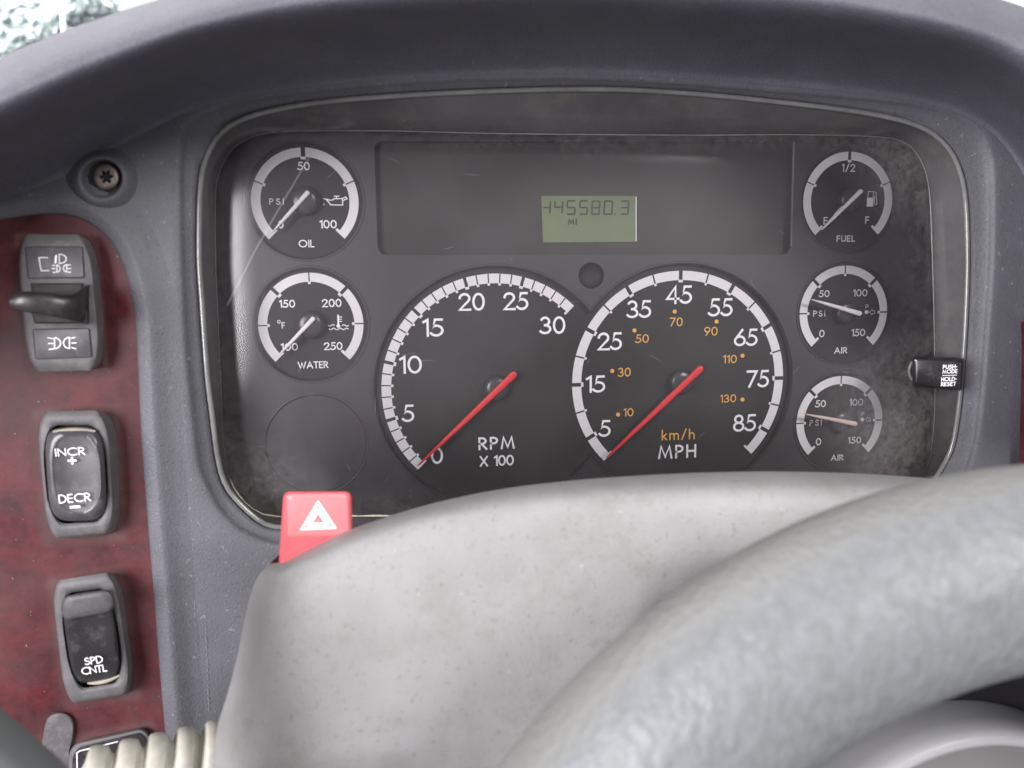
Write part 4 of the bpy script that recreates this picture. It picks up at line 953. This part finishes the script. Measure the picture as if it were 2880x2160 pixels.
def cover_Y(u, v):
    base_ = -.104 - .026 * (1 - math.exp(-v / .05)) - .020 * v ** 1.1
    edge = .022 * math.exp(-u / .018) + .010 * math.exp(-u / .07)         # turns away at the left edge
    base_ += .045 * min(1, max(0, (u - .48) / .2)) * min(1, max(0, (v - .30) / .25))
    return base_ + edge * (0.25 + .75 * min(1, v / .15))
for v in vv:
    row = []
    for i in range(len(top)):
        x, y = cover_px(i, v); u = (top[i][0] - 752) / 2298
        row.append(P(x, y, cover_Y(u, v)))
    # side wall running back from the left edge
    side = row[0]; row = [side + np.array([.012, .050, -.004]), side + np.array([.003, .018, -.001])] + row
    rows.append(row)
back = [[p + np.array([0, .004, -.0012]) for p in rows[0]], [p + np.array([0, .014, -.012]) for p in rows[0]], [p + np.array([0, .016, -.05]) for p in rows[0]]]
rows = back[::-1] + rows
V, Fc = loft(rows, closed=False)
obj('cover_shell', V, Fc, M['cover'], cv, angle=80)

# ------------------------------------------------------------------ hazard knob
hz = empty('hazard_switch', P(890, 1560, -.094), 'red hazard warning knob with white double triangle on the steering column', 'hazard switch')
kz = .1688
q = [(350,262),(1462,258),(1492,1500),(262,1560)]; q = [(740 + kz * a, 1340 + kz * b) for a, b in q]
q2 = [(408,300),(1418,290),(1452,1000),(398,1030)]; q2 = [(740 + kz * a, 1340 + kz * b) for a, b in q2]
Yz = -.1015
V, Fc = loft([qloop(q, Yz + .010, -.01, .09, 1.1, 6), qloop(q, Yz + .0010, 0, .09, 1.1, 6), qloop(q, Yz, .025, .09, 1.1, 6), qloop(q, Yz - .0004, .06, .08, 1.1, 6)], cap1=True)
obj('knob_body', V, Fc, M['hazard'], hz, angle=60)
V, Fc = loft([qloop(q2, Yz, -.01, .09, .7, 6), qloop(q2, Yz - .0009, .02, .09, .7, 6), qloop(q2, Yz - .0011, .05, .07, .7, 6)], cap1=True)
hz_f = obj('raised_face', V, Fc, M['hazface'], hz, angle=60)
zt = lambda L: [(740 + kz * a, 1340 + kz * b) for a, b in L]
tri = np.array([(915, 405), (1222, 865), (618, 890)], float); tc_ = tri.mean(0)
def tri_ring(k0, k1): 
    a_ = zt(tc_ + (tri - tc_) * k0); b_ = zt(tc_ + (tri - tc_) * k1); return a_, b_
V, Fc = [], []
for k0, k1 in ((1.03, .79), (.64, .33)):
    a_, b_ = tri_ring(k0, k1); n = len(V)
    V += [P(x, y, Yz - .00116) for x, y in a_ + b_]; Fc += [[n + i, n + (i + 1) % 3, n + 3 + (i + 1) % 3, n + 3 + i] for i in range(3)]
obj('triangle_mark', V, Fc, M['hazw'], hz_f, smooth=False)

# ------------------------------------------------------------------ steering wheel
YWH = -.205
wc = np.array([.1651, YWH, -.2325])
st = empty('steering_wheel', (.1651, -.10, -.2325), 'pale grey leather-grained steering wheel with round hub in the lower right', 'steering wheel')
Rm, rm = .1578, .0260
V, band = [], []; nu, nv = 160, 40
for i in range(nu):
    a = 2 * math.pi * i / nu
    for j in range(nv):
        b_ = 2 * math.pi * j / nv
        r = Rm + rm * math.cos(b_)
        V.append(wc + np.array([r * math.cos(a), -rm * .95 * math.sin(b_), r * math.sin(a)]))
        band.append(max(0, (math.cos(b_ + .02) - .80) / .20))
Fc = [[i * nv + j, ((i + 1) % nu) * nv + j, ((i + 1) % nu) * nv + (j + 1) % nv, i * nv + (j + 1) % nv] for i in range(nu) for j in range(nv)]
o = obj('padded_rim', V, Fc, M['leather'], st, angle=80)
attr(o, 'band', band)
YHB = -.150; hc = np.array([.1935, YHB, -.2307]); sh = .0754 / 566
def hring(r, dY, n=96): return [hc + np.array([r * sh * math.cos(t), dY, r * sh * math.sin(t)]) for t in np.linspace(0, 2 * math.pi, n, endpoint=False)]
V, Fc = loft([hring(566, .03), hring(566, .004), hring(560, -.001), hring(550, -.0032), hring(536, -.0042), hring(522, -.0036), hring(512, -.0016), hring(508, .0008)]); hubr = obj('hub_ring', V, Fc, M['hubring'], st, angle=80)
V, Fc = loft([hring(512, .0004), hring(480, -.0002), hring(300, -.003), hring(60, -.004)], cap1=True); obj('horn_pad', V, Fc, M['hubgrey'], hubr, angle=80)
# added dark sheet painting the shade in the open gap between hub and rim
d0 = [wc + np.array([(Rm - rm * .55) * math.cos(t), .018, (Rm - rm * .55) * math.sin(t)]) for t in np.linspace(0, 2 * math.pi, 96, endpoint=False)]
V, Fc = loft([d0, hring(640, .012), hring(560, .016)]); obj('hub_gap_shade', V, Fc, M['darkgap'], st, angle=80)
shaft = [hring(200, .02, 40), hring(200, .09, 40)]
V, Fc = loft(shaft, cap0=True, cap1=True); obj('steering_shaft', V, Fc, M['darkgap'], st)

# ------------------------------------------------------------------ ribbed stalk
sk = empty('turn_signal_stalk', P(500, 2180, -.075), 'cream ribbed plastic stalk grip beside the column cover', 'stalk')
A_, B_ = P(668, 2120, -.078), P(205, 2215, -.098)
L = np.linalg.norm(B_ - A_); t_ = (B_ - A_) / L; n1 = np.cross(t_, [0, 1., 0]); n1 /= np.linalg.norm(n1); n2 = np.cross(t_, n1)
loops = []
for u in np.linspace(0, 1, 150):
    rad = (104 * (1 - u) + 92 * u) * mm_px(-.088)
    ph = (u * L / (76 * mm_px(-.088))) % 1
    rib = 1.0 - .27 * max(0, math.cos((ph - .5) * 2 * math.pi)) ** 2.2 + .04 * math.sin(ph * 6.28 + 1)
    if u < .10: rib = .93
    e = 1.0 if u < .93 else math.sqrt(max(.02, 1 - ((u - .93) / .072) ** 2))
    loops.append([A_ + t_ * L * (u + .030 * math.sin(k_ * 2 * math.pi / 36 + 1)) + rad * rib * e * (n1 * math.cos(k_ * 2 * math.pi / 36) + n2 * math.sin(k_ * 2 * math.pi / 36)) for k_ in range(36)])
V, Fc = loft(loops, cap0=True, cap1=True); obj('ribbed_grip', V, Fc, M['stalk'], sk, angle=80)

# ------------------------------------------------------------------ dark vinyl edge in the lower left corner
pd = empty('vinyl_pad', P(0, 2300, -.20), 'dark grey-green vinyl pad edge across the lower left corner', 'pad')
edge = catmull([(-700,1500),(-300,1790),(-60,1950),(60,2048),(160,2135),(230,2215),(330,2330),(460,2600)], 60)
nrm = np.gradient(edge, axis=0); nrm /= np.linalg.norm(nrm, axis=1)[:, None]; nrm = np.stack([nrm[:, 1], -nrm[:, 0]], 1) * -1
rows = []
for off, Y in ((0, -.165), (-6, -.176), (0, -.186), (18, -.196), (50, -.204), (110, -.209), (260, -.212), (700, -.21)):
    rows.append([P(*(e_ + n_ * off), Y) for e_, n_ in zip(edge, nrm)])
V, Fc = loft(rows, closed=False); obj('pad_surface', V, Fc, M['pad'], pd, angle=80)

# ------------------------------------------------------------------ outside, seen past the hood
V, Fc = [], []
for j, zc in enumerate(np.linspace(-2, 14, 9)):
    for i, a in enumerate(np.linspace(-75, 75, 25)):
        V.append((18 * math.sin(R_(a)), 18 * math.cos(R_(a)) - 1.5, zc))
for j in range(8):
    for i in range(24):
        a = j * 25 + i; Fc.append([a, a + 1, a + 26, a + 25])
obj('sky', V, Fc, M['sky'], kind='structure', angle=80)

def tree(px, py, Y, hw, hh, label):
    c = P(px, py, Y); r = empty('shrub', (c[0], c[1], c[2] - 2.2), label, 'shrub')
    V, Fc = [], []
    for k_ in range(22000):
        p = rng.normal(size=3); p /= np.linalg.norm(p); p *= rng.uniform(.3, 1) ** .5
        q = c + p * np.array([hw, hw * .6, hh]) * (1 + .15 * math.sin(p[0] * 9) * math.cos(p[2] * 7))
        d = rng.normal(size=3); d /= np.linalg.norm(d); e = np.cross(d, rng.normal(size=3)); e /= np.linalg.norm(e); l = rng.uniform(.025, .06)
        n = len(V); V += [q - d * l, q + e * l * .4, q + d * l, q - e * l * .4]; Fc.append([n, n + 1, n + 2, n + 3])
    obj('foliage', V, Fc, M['leaf'], r, smooth=False, kind='stuff')
    V, Fc = tube([c + np.array([0, 0, -2.2]), c + np.array([.05, 0, -1]), c + np.array([0, 0, .2])], [.09, .07, .03], 10); obj('trunk', V, Fc, M['bark'], r)
tree(-30, 0, 5.0, .66, .42, 'pale sunlit shrub outside beyond the hood, top left corner')
V, Fc = tube([P(160, -300, 4.2), P(166, -30, 4.2), P(178, 62, 4.2), P(190, 300, 4.2)], .012, 10)
pr = empty('post', P(190, 300, 4.2), 'thin grey post outside beyond the hood at top left', 'post'); obj('post_shaft', V, Fc, M['post'], pr)
for o in bpy.data.objects:
    if '_loc' in o: del o['_loc']
